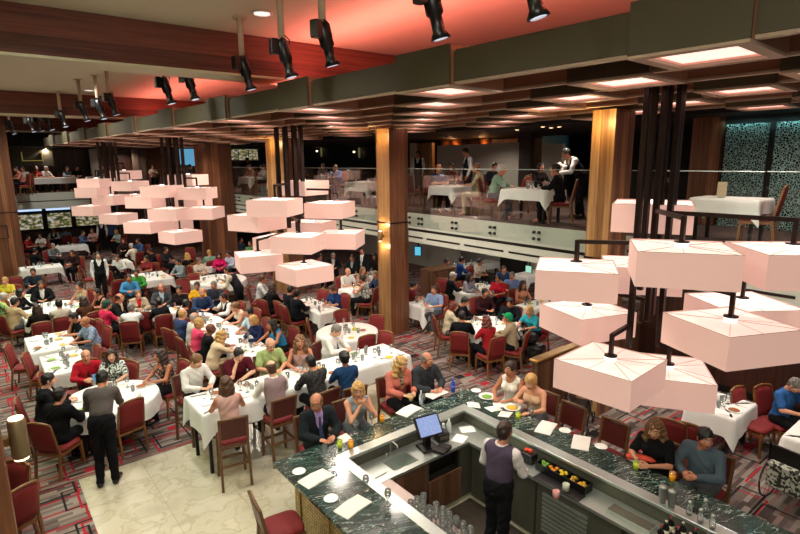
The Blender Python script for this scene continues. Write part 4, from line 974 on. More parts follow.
_hc = {}
def head(sex, lod):
    if (sex, lod) in _hc: return _hc[sex, lod]
    h = .0065 if lod else .0115; q = SDF((-.15, -.12, -.2), (.15, .12, .15), h); k = .02
    q.ell((-.012, 0, .02), (.100, .078, .098), k); q.ell((.028, 0, -.045), (.066, .058 if sex == 'm' else .054, .072), .03); q.ell((.045, 0, -.085), (.035, .032, .026), .02)
    q.cap((-.03, 0, -.08), (-.05, 0, -.185), .054 if sex == 'm' else .046, .056 if sex == 'm' else .048, .02)
    q.cap((.088, 0, .012), (.108, 0, -.026), .008, .015, .012); q.ell((.075, 0, .035), (.018, .05, .010), .015)
    for s_ in (-1, 1):
        q.ell((.086, s_*.033, .008), (.014, .018, .011), op='s'); q.ell((.072, s_*.032, .006), (.016, .016, .013), .004); q.ell((-.01, s_*.078, -.012), (.018, .009, .031), .006); q.ell((.06, s_*.045, -.03), (.02, .018, .018), .02)
    q.ell((.088, 0, -.056), (.012, .024, .006), .004); q.ell((.086, 0, -.066), (.012, .021, .007), .004)
    V, Q = q.nets(); c = V[Q].mean(1); mi = np.zeros(len(Q), int)
    ay = np.abs(c[:, 1])
    mi[(c[:, 0] > .078) & (np.abs(c[:, 2]-.006) < .0085) & (np.abs(ay-.032) < .015)] = 1
    mi[(c[:, 0] > .080) & (np.abs(c[:, 2]-.006) < .0085) & (np.abs(ay-.032) < .0068)] = 2
    mi[(c[:, 0] > .090) & (c[:, 2] < -.050) & (c[:, 2] > -.074) & (ay < .024)] = 3
    mi[(c[:, 0] > .075) & (np.abs(c[:, 2]-.034) < .0055) & (np.abs(ay-.034) < .020)] = 4
    _hc[sex, lod] = (V, Q, mi); return _hc[sex, lod]
_hd = {}
def hand(kind, lod):
    if (kind, lod) in _hd: return _hd[kind, lod]
    h = .0042 if lod else .0075; rf = 1.0 if lod else 1.15; curl = dict(flat=.28, grip=1.0, soft=.55)[kind]; q = SDF((-.06, -.08, -.13), (.21, .10, .07), h)
    q.cap((-.04, 0, 0), (.01, 0, 0), .026, .024, .015); q.ell((.045, .0, 0), (.052, .040, .0155), .012)
    for y, L in ((.030, .072), (.010, .080), (-.011, .074), (-.030, .058)):
        p = np.array([.082 if y > -.02 else .074, y, 0]); a = curl*.5; yy = y*.25
        for i, fr in enumerate((.45, .32, .23)):
            d = np.array([math.cos(a), yy*.6, -math.sin(a)]); n_ = p+d*L*fr; q.cap(p, n_, (.0088-.0008*i)*rf, (.0082-.0009*i)*rf, .003); p = n_; a += curl*.75
    q.cap((.015, .028, -.004), (.045, .056, -.012), .013, .011, .008); q.cap((.045, .056, -.012), (.072, .062, -.022-.02*curl), .0105, .0085, .004)
    _hd[kind, lod] = q.nets(); return _hd[kind, lod]
def frame(x, up):
    x = np.array(x, float); x /= np.linalg.norm(x); up = np.array(up, float); y = np.cross(up, x); y /= np.linalg.norm(y)+1e-9; z = np.cross(x, y); return np.stack([x, y, z], 1)

def skel(pose, sex, turn=0, heavy=0):
    sit = not pose.startswith('st'); J = {}
    sw = .182 if sex == 'm' else .160
    ln = dict(rest=.08, eat=.13, chin=.15, clasp=.14, lap=.0, reach=.2, hold=.10, st=.02, st_serve=.30, st_bar=.06, st_lean=.22, down=.16).get(pose, .06)
    b = .46 if sit else .90
    J['pel'] = (0, 0, b+.10); J['bel'] = (ln*.25, 0, b+.26); J['che'] = (ln*.65, 0, b+.44-ln*.15); J['sh'] = (ln*.9, 0, b+.575-ln*.25); J['nk'] = (ln*1.0, 0, b+.62-ln*.3); J['hd'] = (ln*1.15+.045, 0, b+.79-ln*.40)
    z = J['sh'][2]; x = J['sh'][0]; J['z'] = z; J['ln'] = ln
    A = {}
    T = b+.29    # table level over the seat
    def arm(s_, e, w_, hk, hup, hdir=None): A[s_] = ((x, s_*sw, z-.01), e, w_, hk, hup, hdir)
    if pose == 'rest':
        for s_ in (1, -1): arm(s_, (x+.13, s_*(sw+.075), T+.055), (x+.31, s_*.11, T+.045), 'flat', (0, 0, 1))
    elif pose == 'hold':
        for s_ in (1, -1): arm(s_, (x+.13, s_*(sw+.07), T+.055), (x+.32, s_*.075, T+.07), 'grip', (0, s_*.9, .5))
    elif pose in ('eat', 'down'):
        arm(1, (x+.12, sw+.075, T+.055), (x+.30, .12, T+.045), 'flat', (0, 0, 1)); arm(-1, (x+.13, -sw-.08, T+.08), (x+.30, -.08, T+.17), 'grip', (0, -.6, .8))
    elif pose == 'chin':
        arm(1, (x+.12, sw+.05, T+.055), (x+.32, -.02, T+.045), 'flat', (0, 0, 1)); arm(-1, (x+.17, -.16, T+.05), (x+.13, -.055, T+.27), 'grip', (1, 0, .1))
    elif pose == 'clasp':
        for s_ in (1, -1): arm(s_, (x+.20, s_*.19, T+.05), (x+.19, s_*.035, T+.255), 'grip', (.2, s_*1.0, .1))
    elif pose == 'lap':
        for s_ in (1, -1): arm(s_, (x+.01, s_*(sw+.06), z-.29), (x+.21, s_*.10, b+.20), 'soft', (0, 0, 1))
    elif pose == 'reach':
        arm(1, (x+.13, sw+.07, T+.055), (x+.30, .14, T+.045), 'flat', (0, 0, 1)); arm(-1, (x+.20, -sw-.02, T+.10), (x+.42, -.10, T+.06), 'grip', (0, 0, 1))
    elif pose == 'st':
        for s_ in (1, -1): arm(s_, (x-.01, s_*(sw+.05), z-.29), (x+.10, s_*(sw+.04), z-.53), 'soft', (0, s_*1, 0))
    elif pose == 'st_serve':
        for s_ in (1, -1): arm(s_, (x+.10, s_*(sw+.04), z-.27), (x+.34, s_*.12, z-.30), 'grip', (0, 0, 1))
    elif pose == 'st_bar':
        arm(1, (x+.04, sw+.09, z-.27), (x+.20, sw-.02, z-.45), 'soft', (0, .5, .6)); arm(-1, (x+.10, -sw-.05, z-.27), (x+.30, -.14, z-.36), 'grip', (0, 0, 1))
    elif pose == 'st_lean':
        arm(1, (x+.08, sw+.06, z-.28), (x+.28, .13, z-.40), 'flat', (0, 0, 1)); arm(-1, (x+.14, -sw-.02, z-.25), (x+.30, -.10, z-.16), 'grip', (0, -.5, .7))
    J['arms'] = A
    Lg = {}
    for s_ in (1, -1):
        if sit: Lg[s_] = ((.02, s_*.09, b+.095), (.43, s_*.12, b+.085), (.37+.04*s_, s_*.12, .085), (.50+.04*s_, s_*.135, .035))
        else: Lg[s_] = ((0, s_*.09, b+.04), (.015+.03*s_, s_*.095, .49), (-.03-.02*s_, s_*.10, .085), (.11-.02*s_, s_*.125, .035))
    J['legs'] = Lg; J['sw'] = sw; J['b'] = b; return J
def torso(q, J, sex, inf=0.0, heavy=0, legs=True, top=True):
    ln = J['ln']; sw = J['sw']; k = .05; g = heavy*.03
    if top:
        c = J['che']; q.ell(c, (.112+g*.6, .162 if sex == 'm' else .142, .19), k, inf=inf, ay=ln*.8); q.cap((J['sh'][0]-.01, -sw+.03, J['sh'][2]-.015), (J['sh'][0]-.01, sw-.03, J['sh'][2]-.015), .060, .060, .06, inf=inf)
        q.ell(J['bel'], (.112+g*1.5, .145+g if sex == 'm' else .128+g, .16), k, inf=inf, ay=ln*.8)
        q.cap((J['nk'][0]-.02, 0, J['nk'][2]-.02), (J['hd'][0]-.06, 0, J['hd'][2]-.12), .062, .052, .03, inf=inf*.5)
        if sex == 'f':
            for s_ in (-1, 1): q.ell((c[0]+.085, s_*.068, c[2]+.01), (.062, .062, .062), .03, inf=inf)
    q.ell(J['pel'], (.125, .165+g*.6, .125), k, inf=inf)
def make_body(pose, sex, tyaw, tpit, lod, heavy=0):
    J = skel(pose, sex); h = .0125 if lod else .021
    q = SDF((-.35, -.42, -.02), (.8, .42, J['hd'][2]+.02), h)
    torso(q, J, sex, heavy=heavy)
    fem = .86 if sex == 'f' else 1.0
    for s_, (S_, E, W_, hk, up, _) in J['arms'].items():
        q.cap(S_, E, .052*fem, .040*fem, .03); q.cap(E, W_, .042*fem, .027*fem, .02)
    for s_, (H_, K, A_, T_) in J['legs'].items():
        q.cap(H_, K, .088, .058, .03); q.cap(K, A_, .058, .036, .02); q.cap(A_, T_, .038, .028, .02)
    V, Q = q.nets(); parts = [(V, Q, 0)]
    R = Matrix.Rotation(math.radians(tyaw), 3, 'Z') @ Matrix.Rotation(math.radians(tpit), 3, 'Y'); R = np.array(R)
    V, Q, mi = head(sex, lod); piv = np.array([-.03, 0, -.10]); parts.append(((V-piv)@R.T+piv+np.array(J['hd']), Q, mi))
    for s_, (S_, E, W_, hk, up, _) in J['arms'].items():
        V, Q = hand(hk, lod); V = V.copy(); Q = Q.copy()
        if s_ == 1: V[:, 1] *= -1; Q = Q[:, ::-1]
        Fm = frame(np.array(W_)-np.array(E), up); parts.append(((V*(.96 if sex == 'm' else .86))@Fm.T+np.array(W_)+Fm[:, 0]*.015, Q, 0))
    return J, R, piv, parts
_bc = {}
def body(pose, sex, tyaw, tpit, lod, heavy=0):
    key = (pose, sex, tyaw, tpit, lod, heavy)
    if key not in _bc:
        J, R, piv, parts = make_body(*key); me = to_mesh('person', parts, [None, SKINB, IRIS, LIP, IRIS]); _bc[key] = (J, R, piv, me)
    return _bc[key]
_cc = {}
def garment(kind, pose, sex, lod, heavy=0):
    """top garments: tee, long, tank, jacket, vest, strapless; lower: trousers, skirt, shoes"""
    key = (kind, pose if kind not in ('trousers', 'shoes', 'skirt') else pose.startswith('st'), sex, lod, heavy)
    if key in _cc: return _cc[key]
    J = skel(pose, sex); h = .0115 if lod else .02; inf = dict(tee=.014, long=.013, tank=.009, jacket=.024, vest=.020, strapless=.009, shawl=.026).get(kind, .012); fem = .86 if sex == 'f' else 1.0
    q = SDF((-.35, -.46, -.03), (.8, .46, J['hd'][2]), h); b = J['b']
    if kind in ('trousers', 'skirt'):
        torso(q, J, sex, .022 if pose.startswith('st') else .012, heavy, top=False)
        if pose.startswith('st'): q.ell((J['pel'][0]+.01, 0, J['pel'][2]+.07), (.128, .160, .085), .05, inf=.020)
        for s_, (H_, K, A_, T_) in J['legs'].items():
            q.cap(H_, K, .088, .062, .03, inf=.012)
            if kind == 'trousers': q.cap(K, A_, .062, .045, .02, inf=.012)
            else: q.cap(K, np.array(K)*.75+np.array(A_)*.25, .07, .07, .05, inf=.012)
    elif kind == 'shoes':
        for s_, (H_, K, A_, T_) in J['legs'].items():
            q.cap((A_[0]-.03, A_[1], .045), (T_[0]+.05, T_[1], .032), .045, .036, .01); q.cap(A_, (A_[0], A_[1], .06), .045, .045, .02)
    else:
        torso(q, J, sex, inf, heavy)
        for s_, (S_, E, W_, hk, up, _) in J['arms'].items():
            S_, E, W_ = map(np.array, (S_, E, W_))
            if kind in ('long', 'jacket', 'shawl'): q.cap(S_, E, .054*fem, .043*fem, .03, inf=inf); q.cap(E, E+(W_-E)*.93, .044*fem, .033*fem, .02, inf=inf*.8)
            elif kind == 'tee': q.cap(S_, S_+(E-S_)*.72, .056*fem, .052*fem, .03, inf=inf)
            elif kind in ('vest', 'tank'): pass
        c = J['che']; nk = J['nk']
        if kind == 'strapless':
            q.ell((c[0], 0, c[2]+.27), (.4, .5, .205), op='s')
        elif kind == 'tank':
            for s_ in (-1, 1): q.cap((c[0], s_*(J['sw']+.075), c[2]+.02), (c[0], s_*(J['sw']+.06), c[2]+.25), .075, .085, op='s')
            q.ell((nk[0]+.05, 0, nk[2]+.02), (.11, .085, .10), op='s')
        elif kind == 'vest':
            for s_ in (-1, 1): q.cap((c[0], s_*(J['sw']+.06), c[2]-.02), (c[0], s_*(J['sw']+.05), c[2]+.25), .062, .07, op='s')
            q.cap((nk[0]+.05, 0, nk[2]+.06), (c[0]+.17, 0, c[2]-.04), .085, .03, op='s'); q.ell((nk[0], 0, nk[2]+.03), (.085, .08, .06), op='s')
        elif kind in ('jacket', 'shawl'):
            q.cap((nk[0]+.05, 0, nk[2]+.06), (c[0]+.17, 0, c[2]-.10), .07, .035, op='s'); q.ell((nk[0], 0, nk[2]+.06), (.08, .075, .055), op='s')
        else: q.ell((nk[0]+.015, 0, nk[2]+.055), (.085, .072, .055), op='s')
    V, Q = q.nets()
    # gentle cloth folds
    V = V.copy(); am = dict(shoes=0.0, vest=.35).get(kind, 1.0); w_ = np.sin(V[:, 1]*21+V[:, 2]*13)*1.7; V[:, 0] += am*.0045*np.sin(V[:, 2]*41+V[:, 1]*26+w_); V[:, 1] += am*.004*np.sin(V[:, 2]*33+V[:, 0]*29-w_); V[:, 2] += am*.003*np.sin(V[:, 1]*43+V[:, 0]*37+w_)
    _cc[key] = to_mesh(kind, [(V, Q, 0)], [None]); return _cc[key]
_hr = {}
def hair(style, lod):
    if (style, lod) in _hr: return _hr[style, lod]
    h = .0085 if lod else .014; q = SDF((-.22, -.17, -.46), (.17, .17, .20), h)
    def cut_face(z=.045, dx=0.0):
        q.ell((.135+dx, 0, -.03), (.088, .082, .098), op='s')
    if style in ('short', 'fringe', 'cap', 'wrap'):
        q.ell((-.014, 0, .028), (.106, .086, .101), .01); q.ell((-.05, 0, -.03), (.06, .072, .07), .02)
        cut_face(); q.ell((.03, 0, -.125), (.13, .12, .10), op='s'); q.ell((-.06, 0, -.16), (.10, .12, .085), op='s')
        if style == 'fringe': q.ell((.035, 0, .135), (.135, .10, .105), op='s'); q.ell((.09, 0, .06), (.08, .1, .10), op='s')
        if style == 'cap': q.ell((.10, 0, .065), (.07, .06, .010), .01)
        if style == 'wrap': q.ell((-.03, 0, .06), (.10, .095, .075), .02); q.ell((-.11, 0, -.01), (.04, .05, .04), .02)
    if style in ('long', 'wavy', 'bob', 'bun', 'straight'):
        q.ell((-.018, 0, .030), (.110, .090, .102), .01)
        if style == 'bun': q.ell((-.05, 0, -.03), (.06, .072, .07), .02); q.ell((-.12, 0, .04), (.05, .05, .05), .01); cut_face(); q.ell((.03, 0, -.125), (.13, .12, .10), op='s')
        elif style == 'bob':
            q.ell((-.035, 0, -.035), (.092, .105, .105), .03); cut_face(dx=.005); q.ell((.08, 0, -.08), (.085, .07, .07), op='s')
        else:
            Lz = -.34 if style != 'wavy' else -.27; r_ = .085
            q.ell((-.045, 0, -.06), (.085, .10, .13), .03)
            for s_ in (-1, 1):
                q.cap((-.02, s_*.075, -.02), (-.03, s_*.095, Lz*.75), .040, .035 if style != 'wavy' else .055, .02); q.cap((-.07, s_*.045, -.05), (-.105, s_*.05, Lz), .055, .040, .03)
            q.cap((-.08, 0, -.05), (-.115, 0, Lz), .06, .05, .03); cut_face(dx=.0); q.ell((.085, 0, -.1), (.095, .068, .12), op='s')
    V, Q = q.nets(); V = V.copy()
    amp = dict(wavy=.011, long=.006, bob=.006, cap=.0, wrap=.003).get(style, .004); V[:, 1] += amp*np.sin(V[:, 2]*75+V[:, 0]*30); V[:, 0] += amp*np.sin(V[:, 2]*62+V[:, 1]*55); V[:, 2] += amp*.8*np.sin(V[:, 1]*120+V[:, 0]*95)
    _hr[style, lod] = to_mesh('hair', [(V, Q, 0)], [None]); return _hr[style, lod]
def slot(o, m):
    o.material_slots[0].link = 'OBJECT'; o.material_slots[0].material = m
def glasses_mesh():
    m = MB()
    for s_ in (-1, 1):
        pts = [(.104, s_*.033+.021*math.cos(t), .006+.016*math.sin(t)) for t in [i*math.pi/5 for i in range(11)]]; m.tube(pts, .0022, 5, cap=False); m.bar((.104, s_*.054, .01), (.0, s_*.082, .006), .004, .004)
    m.bar((.104, -.012, .01), (.104, .012, .01), .004, .004); return m.mesh('glasses', BLACK)
GLM = glasses_mesh()
m = MB(); m.add([(0, -.018, .0), (0, .018, 0), (.004, .014, -.04), (.004, -.014, -.04), (.035, -.032, -.28), (.035, .032, -.28), (.035, 0, -.33)], [(0, 1, 2, 3), (3, 2, 5, 4), (4, 5, 6)]); m.add([(x-.012, y, z) for x, y, z in m.v], [(3, 2, 1, 0), (4, 5, 2, 3), (6, 5, 4)]); TIEM = m.mesh('tie', [None])
SKINS = dict(a='c98f70', b='b5775a', c='d3a084', d='6b4230', e='a56a48', f='45291d')
HAIRS = dict(k='0c0908', b='2e1c12', n='4c3020', y='b08a4e', g='6f6a64', w='a8a49c', r='5a1f12', m='6b4a2a')
def skin(c): return mat('skin_'+c, SKINS[c], .5, var=.04, scale=9)
def hairm(c): return mat('hair_'+c, HAIRS[c], .5, var=.35, scale=26)
def cloth(c):
    if c in MATS: return MATS[c]
    return mat('cloth_'+c, c, .9, var=.10, scale=12, bump=.2, spec=.12)
pattern('floral_black', '141214', 'b8a894', 26, .60, 'a8453c'); pattern('leaf_bw', 'cfd8d2', '223530', 30, .5); pattern('sequin_black', '0b0b0d', '6a6560', 60, .63); pattern('floral_cream', 'b7aa8e', '5e6a4a', 24, .55)
pattern('tropical', '2f8f8a', 'c8cf3e', 14, .5); checks('check_blue', '5d7392', '8fa2b8', 26); pattern('leopard', '9c8462', '2c2018', 40, .55); pattern('floral_light', 'c9ccc8', '6c6f7c', 28, .56)
SEATED_CH = []; PEOPLE = []
def person(pos, ang, pose, sex, top, colr, hst, hcol, sk, low, label, kind='c', yaw=0, pit=0, heavy=0, tie=None, glasses=False, shirt=None, base=0.0, lod=None, chair=True, short=None, group=None):
    """pos: where the head is seen (x, y); ang: facing in degrees"""
    pos = [pos[0], min(pos[1], 34.9 if base < 1 else 33.85)]
    for _ in range(10):
        for (qx, qy, qb) in PEOPLE:
            if abs(qb-base) < 1 and math.hypot(qx-pos[0], qy-pos[1]) < .47:
                L_d = math.hypot(*pos); dx_, dy_ = pos[0]-qx, pos[1]-qy; dn = math.hypot(dx_, dy_)+1e-6; gap = .48-dn
                sg = 1 if dx_*pos[0]+dy_*pos[1] >= 0 else -1
                pos[0] += sg*pos[0]/L_d*gap+dx_/dn*gap*.4; pos[1] += sg*pos[1]/L_d*gap+dy_/dn*gap*.4
    PEOPLE.append((pos[0], pos[1], base))
    dist = math.hypot(pos[0], pos[1]); lod = (dist < 11.2) if lod is None else lod
    J, R, piv, me = body(pose, sex, yaw, pit, lod, heavy)
    ds = dict(c=0, b=.30, k=.35, s=0, h=.12)[kind]; a = math.radians(ang); hx = J['hd'][0]
    x, y = pos[0]-math.cos(a)*hx, pos[1]-math.sin(a)*hx
    o = obj('person', me, None, (x, y, base+ds), a); tag(o, label, 'person', group); slot(o, skin(sk))
    if top:
        if top == 'vest' or shirt and top != 'jacket':
            g_ = obj('shirt', garment('long' if top != 'vest' or True else 'tee', pose, sex, lod, heavy), o); slot(g_, cloth(shirt or 'd8d4cc'))
        elif top == 'jacket':
            g_ = obj('shirt', garment('long', pose, sex, lod, heavy), o); slot(g_, cloth(shirt or 'cfcac2'))
        nm = dict(tee='shirt', long='shirt', tank='top', jacket='jacket', vest='waistcoat', strapless='top', shawl='cardigan')[top]
        g_ = obj(nm, garment(top, pose, sex, lod, heavy), o); slot(g_, cloth(colr))
        if top == 'shawl' and not shirt: pass
    l = obj('skirt' if low == 'skirt' else 'trousers', garment('skirt' if low == 'skirt' else 'trousers', pose, sex, lod, heavy), o); slot(l, cloth(colr if low == 'skirt' else low))
    if lod or kind == 's': s_ = obj('shoes', garment('shoes', pose, sex, lod), o); slot(s_, BLACK)
    Rm = Matrix([list(r_) for r_ in R]); pv = Vector(piv); hd = Vector(J['hd'])
    M4 = Matrix.Translation(hd+pv-(Rm@pv)) @ Rm.to_4x4()
    if hst:
        hh = obj('cap' if hst == 'cap' else 'head_wrap' if hst == 'wrap' else 'hair', hair(hst, lod), o); hh.matrix_local = M4; slot(hh, hairm(hcol) if hcol in HAIRS else cloth(hcol))
    if glasses: gg = obj('glasses', GLM, o); gg.matrix_local = M4
    if tie:
        t = obj('tie', TIEM, o); c = J['che']; t.location = (c[0]+(.125 if top != 'vest' else .12), 0, c[2]+.115); t.rotation_euler = (0, -.12+J['ln']*.8, 0); slot(t, cloth(tie))
    if chair and kind != 's':
        seat = 'red dining chair under the ' if kind == 'c' else 'bar stool under the '
        loc = (x-math.cos(a)*.03, y-math.sin(a)*.03, base)
        # seats stay square to the person
        SEATED_CH.append((CH if kind == 'c' else ST, loc, a, seat+(short or label), kind))
    return o, x, y, a
# ------------------------------------------------------------------ people of the hall (head position as seen, facing in degrees: 0 = +x, 90 = +y)
SET = []   # (x, y, angle, table key)
def P_(px, py, kind, ang, pose, sex, top, col, hst, hcol, sk, low, label, tb=None, X=None, base=0.0, **kw):
    hz = {'c': 1.21, 'b': 1.51, 'k': 1.56, 's': 1.66}[kind]+base
    p = atx(px, py, X) if X else at(px, py, kw.pop('hz', hz))
    if len((kw.get('short') or label).split()) > 11: kw['short'] = label.split(',')[0]
    o, x, y, a = person((p[0], p[1]), ang, pose, sex, top, col, hst, hcol, sk, low, label, kind=kind, base=base, **kw)
    if tb: SET.append((p[0], p[1], a, tb))
    return o
BLK, NVY, GRY, WHT, BEI = '131316', '1b2438', '4a4c50', 'd3d2cd', 'a8977c'
# high table, far side, then near side
P_(195, 360, 'b', 285, 'rest', 'm', 'long', WHT, 'short', 'm', 'c', BLK, 'man in a white shirt leaning on the high table end', 'H1', pit=22, yaw=10)
P_(238, 352, 'b', 265, 'chin', 'm', 'tee', '4f1622', 'short', 'k', 'c', GRY, 'man in a maroon polo with his chin on his hand', 'H1', pit=20)
P_(270, 344, 'b', 262, 'rest', 'm', 'tee', '93a56c', 'fringe', 'w', 'a', BEI, 'bald man in a light green polo shirt', 'H1', pit=18, glasses=True, heavy=1)
P_(300, 342, 'b', 240, 'rest', 'f', 'strapless', 'a08078', 'wavy', 'm', 'b', GRY, 'bare-shouldered woman with wavy brown hair', 'H1')
P_(335, 329, 'b', 300, 'hold', 'm', 'long', WHT, 'short', 'g', 'c', GRY, 'grey-haired man in white shirt and dark tie', 'H1', tie='2a3350', pit=24, heavy=1)
P_(226, 384, 'b', 78, 'rest', 'f', 'tank', 'c09a92', 'straight', 'n', 'b', WHT, 'woman with long straight brown hair in pink, back turned', 'H1')
P_(271, 368, 'b', 88, 'rest', 'm', 'vest', '8f7a7c', 'fringe', 'n', 'c', BLK, 'man in a mauve waistcoat on a bar stool, back turned', 'H1', shirt=WHT)
P_(311, 361, 'b', 95, 'eat', 'm', 'long', 'sequin_black', 'short', 'k', 'b', BLK, 'diner in a black sparkling top, back turned', 'H1', pit=10)
P_(344, 358, 'b', 80, 'rest', 'f', 'tee', '1d3a5e', 'bun', 'k', 'd', BLK, 'woman in a blue top with hair up, back turned', 'H1')
# guests along the bar
P_(318, 402, 'k', 262, 'rest', 'm', 'jacket', '1c2226', 'fringe', 'm', 'b', BLK, 'bald man in dark suit with lilac shirt at the bar', shirt='9d84b8', tie='39415e', yaw=-38, pit=8, glasses=True, short='bald man in the dark suit at the bar')
P_(359, 389, 'k', 262, 'clasp', 'f', 'tank', '7f8890', 'bob', 'y', 'a', GRY, 'blonde woman with clasped hands in grey at the bar', glasses=True, yaw=-25, short='blonde woman with clasped hands')
P_(400, 364, 'k', 262, 'rest', 'f', 'shawl', 'b96a5c', 'wavy', 'y', 'a', BLK, 'woman in a coral cardigan with leopard print top', shirt='leopard', yaw=25, pit=10, short='woman in the coral cardigan')
P_(426, 361, 'k', 262, 'rest', 'm', 'jacket', '33363a', 'fringe', 'g', 'b', BLK, 'bald man in a charcoal jacket at the bar corner', shirt='2c2f33', yaw=20, heavy=1, short='bald man in the charcoal jacket')
P_(510, 369, 'k', 190, 'rest', 'f', 'tank', 'd6d2c8', 'bun', 'b', 'e', WHT, 'woman in a white tank top at the bar')
P_(531, 378, 'k', 188, 'eat', 'f', 'strapless', 'c9a68a', 'short', 'y', 'a', GRY, 'short blonde bare-shouldered woman eating at the bar', pit=18)
P_(655, 427, 'k', 184, 'hold', 'f', 'tee', BLK, 'wavy', 'm', 'a', BLK, 'woman in a black dress with wavy hair, drink in hand', heavy=1, yaw=12, pit=14, short='woman in the black dress with a drink')
P_(703, 437, 'k', 180, 'hold', 'm', 'long', '4d5a66', 'short', 'k', 'b', GRY, 'man in a blue-grey shirt with an orange drink', heavy=1, yaw=42, pit=4, short='man in the blue-grey shirt')
P_(505, 431, 's', 8, 'st_bar', 'm', 'vest', '4b3f52', 'short', 'b', 'b', BLK, 'bartender in a purple waistcoat seen from behind', shirt='d8cfd0')
# round table with the waiter
P_(86, 356, 'c', 262, 'hold', 'm', 'long', 'a61c2c', 'fringe', 'g', 'a', BLK, 'smiling man in a red shirt and striped tie', 'R1', tie='2a2628', heavy=1)
P_(108, 354, 'c', 250, 'rest', 'f', 'tee', 'leaf_bw', 'long', 'b', 'c', BLK, 'woman in a green and white patterned blouse', 'R1', yaw=10)
P_(160, 356, 'c', 195, 'rest', 'f', 'tank', 'floral_black', 'long', 'b', 'e', BLK, 'woman in a black floral dress by the round table', 'R1', yaw=-15)
P_(49, 380, 'c', 352, 'rest', 'm', 'jacket', '15171b', 'short', 'k', 'c', BLK, 'young man in a black suit in profile', 'R1', shirt=WHT)
P_(60, 395, 'c', 42, 'rest', 'm', 'jacket', '111114', 'short', 'k', 'b', BLK, 'man in a black jacket with his back turned, round table', 'R1', shirt=BLK)
P_(101, 374, 's', 68, 'st_lean', 'm', 'long', '57504f', 'short', 'k', 'e', BLK, 'waiter in a grey shirt leaning over the round table', pit=25)
# left tables
P_(74, 316, 'c', 200, 'chin', 'm', 'tee', '15181c', 'short', 'k', 'b', BLK, 'dark-haired man resting his face on his hand', 'A1', pit=15)
P_(85, 322, 'c', 195, 'rest', 'm', 'tee', 'check_blue', None, 'k', 'e', GRY, 'bald man in a blue checked shirt', 'A1', heavy=1)
P_(15, 302, 'c', 35, 'rest', 'm', 'long', 'b09c78', 'short', 'k', 'b', GRY, 'diner in a beige jacket at the oval table', 'O1')
P_(21, 293, 'c', 330, 'rest', 'f', 'long', BLK, 'bob', 'k', 'a', BLK, 'woman in black between the beige and white jackets', 'O1')
P_(41, 285, 'c', 262, 'rest', 'm', 'jacket', '121317', 'short', 'n', 'b', BLK, 'big man in a black jacket and open white shirt', 'O1', heavy=1, shirt='cfd0cc')
P_(79, 286, 'c', 215, 'rest', 'f', 'tank', '9a9478', 'bun', 'k', 'b', GRY, 'woman in a pale green top at the oval table', 'O1')
P_(97, 292, 'c', 195, 'chin', 'f', 'tank', BLK, 'short', 'k', 'b', BLK, 'bare-armed diner with raised hand at the oval table', 'O1')
P_(37, 309, 'c', 92, 'rest', 'f', 'long', '17120f', 'straight', 'b', 'b', BLK, 'woman with long dark hair in black, back turned', 'O1')
P_(59, 304, 'c', 88, 'rest', 'm', 'long', 'a9a293', 'short', 'k', 'b', GRY, 'diner in a pale grey shirt, black hair, back turned', 'O1')
P_(83, 301, 'c', 110, 'rest', 'f', 'long', '4a2c1c', 'long', 'b', 'b', BLK, 'brown-haired diner in brown at the oval table', 'O1')
P_(4, 297, 'c', 5, 'rest', 'f', 'tee', 'tropical', 'short', 'w', 'a', BEI, 'grey-haired diner in a bright tropical shirt', 'O1')
P_(33, 272, 'c', 250, 'rest', 'm', 'long', '26303c', 'short', 'k', 'b', BLK, 'diner in dark blue behind the big man', None)
P_(5, 281, 'c', 240, 'rest', 'f', 'tee', 'c2b23a', 'short', 'y', 'a', BEI, 'blond diner in yellow at the left edge', 'O16')
# T5
P_(107, 305, 'c', 25, 'rest', 'f', 'tee', 'b9284c', 'wrap', '2d4a3c', 'b', BLK, 'woman in a magenta top and dark green headscarf', 'T5')
P_(120, 298, 'c', 320, 'rest', 'm', 'jacket', '14161a', 'fringe', 'k', 'b', BLK, 'balding man in black jacket beside the headscarf', 'T5', shirt='c9b28a')
P_(138, 294, 'c', 268, 'hold', 'f', 'shawl', 'a2937c', 'short', 'm', 'a', BLK, 'woman in red with a beige cardigan', 'T5', shirt='b9222a')
P_(161, 288, 'c', 255, 'rest', 'm', 'jacket', '3a3c42', 'fringe', 'g', 'b', GRY, 'bearded man in a grey suit', 'T5', shirt='9fb0c0', heavy=1)
P_(179, 290, 'c', 240, 'rest', 'f', 'long', '1a1416', 'bun', 'k', 'b', BLK, 'woman in black with glasses near the bearded man', 'T5', glasses=True)
P_(131, 306, 'c', 70, 'reach', 'm', 'long', 'cdd2cf', 'short', 'g', 'b', BLK, 'diner in a white shirt reaching across the table', 'T5')
P_(159, 302, 'c', 85, 'rest', 'f', 'long', '16181c', 'bun', 'k', 'b', BLK, 'diner in black with black hair, opposite the bearded man', 'T5')
P_(186, 304, 'c', 60, 'rest', 'm', 'long', '1c1c22', 'short', 'k', 'b', BLK, 'dark-haired diner in black behind the navy shirt', None)
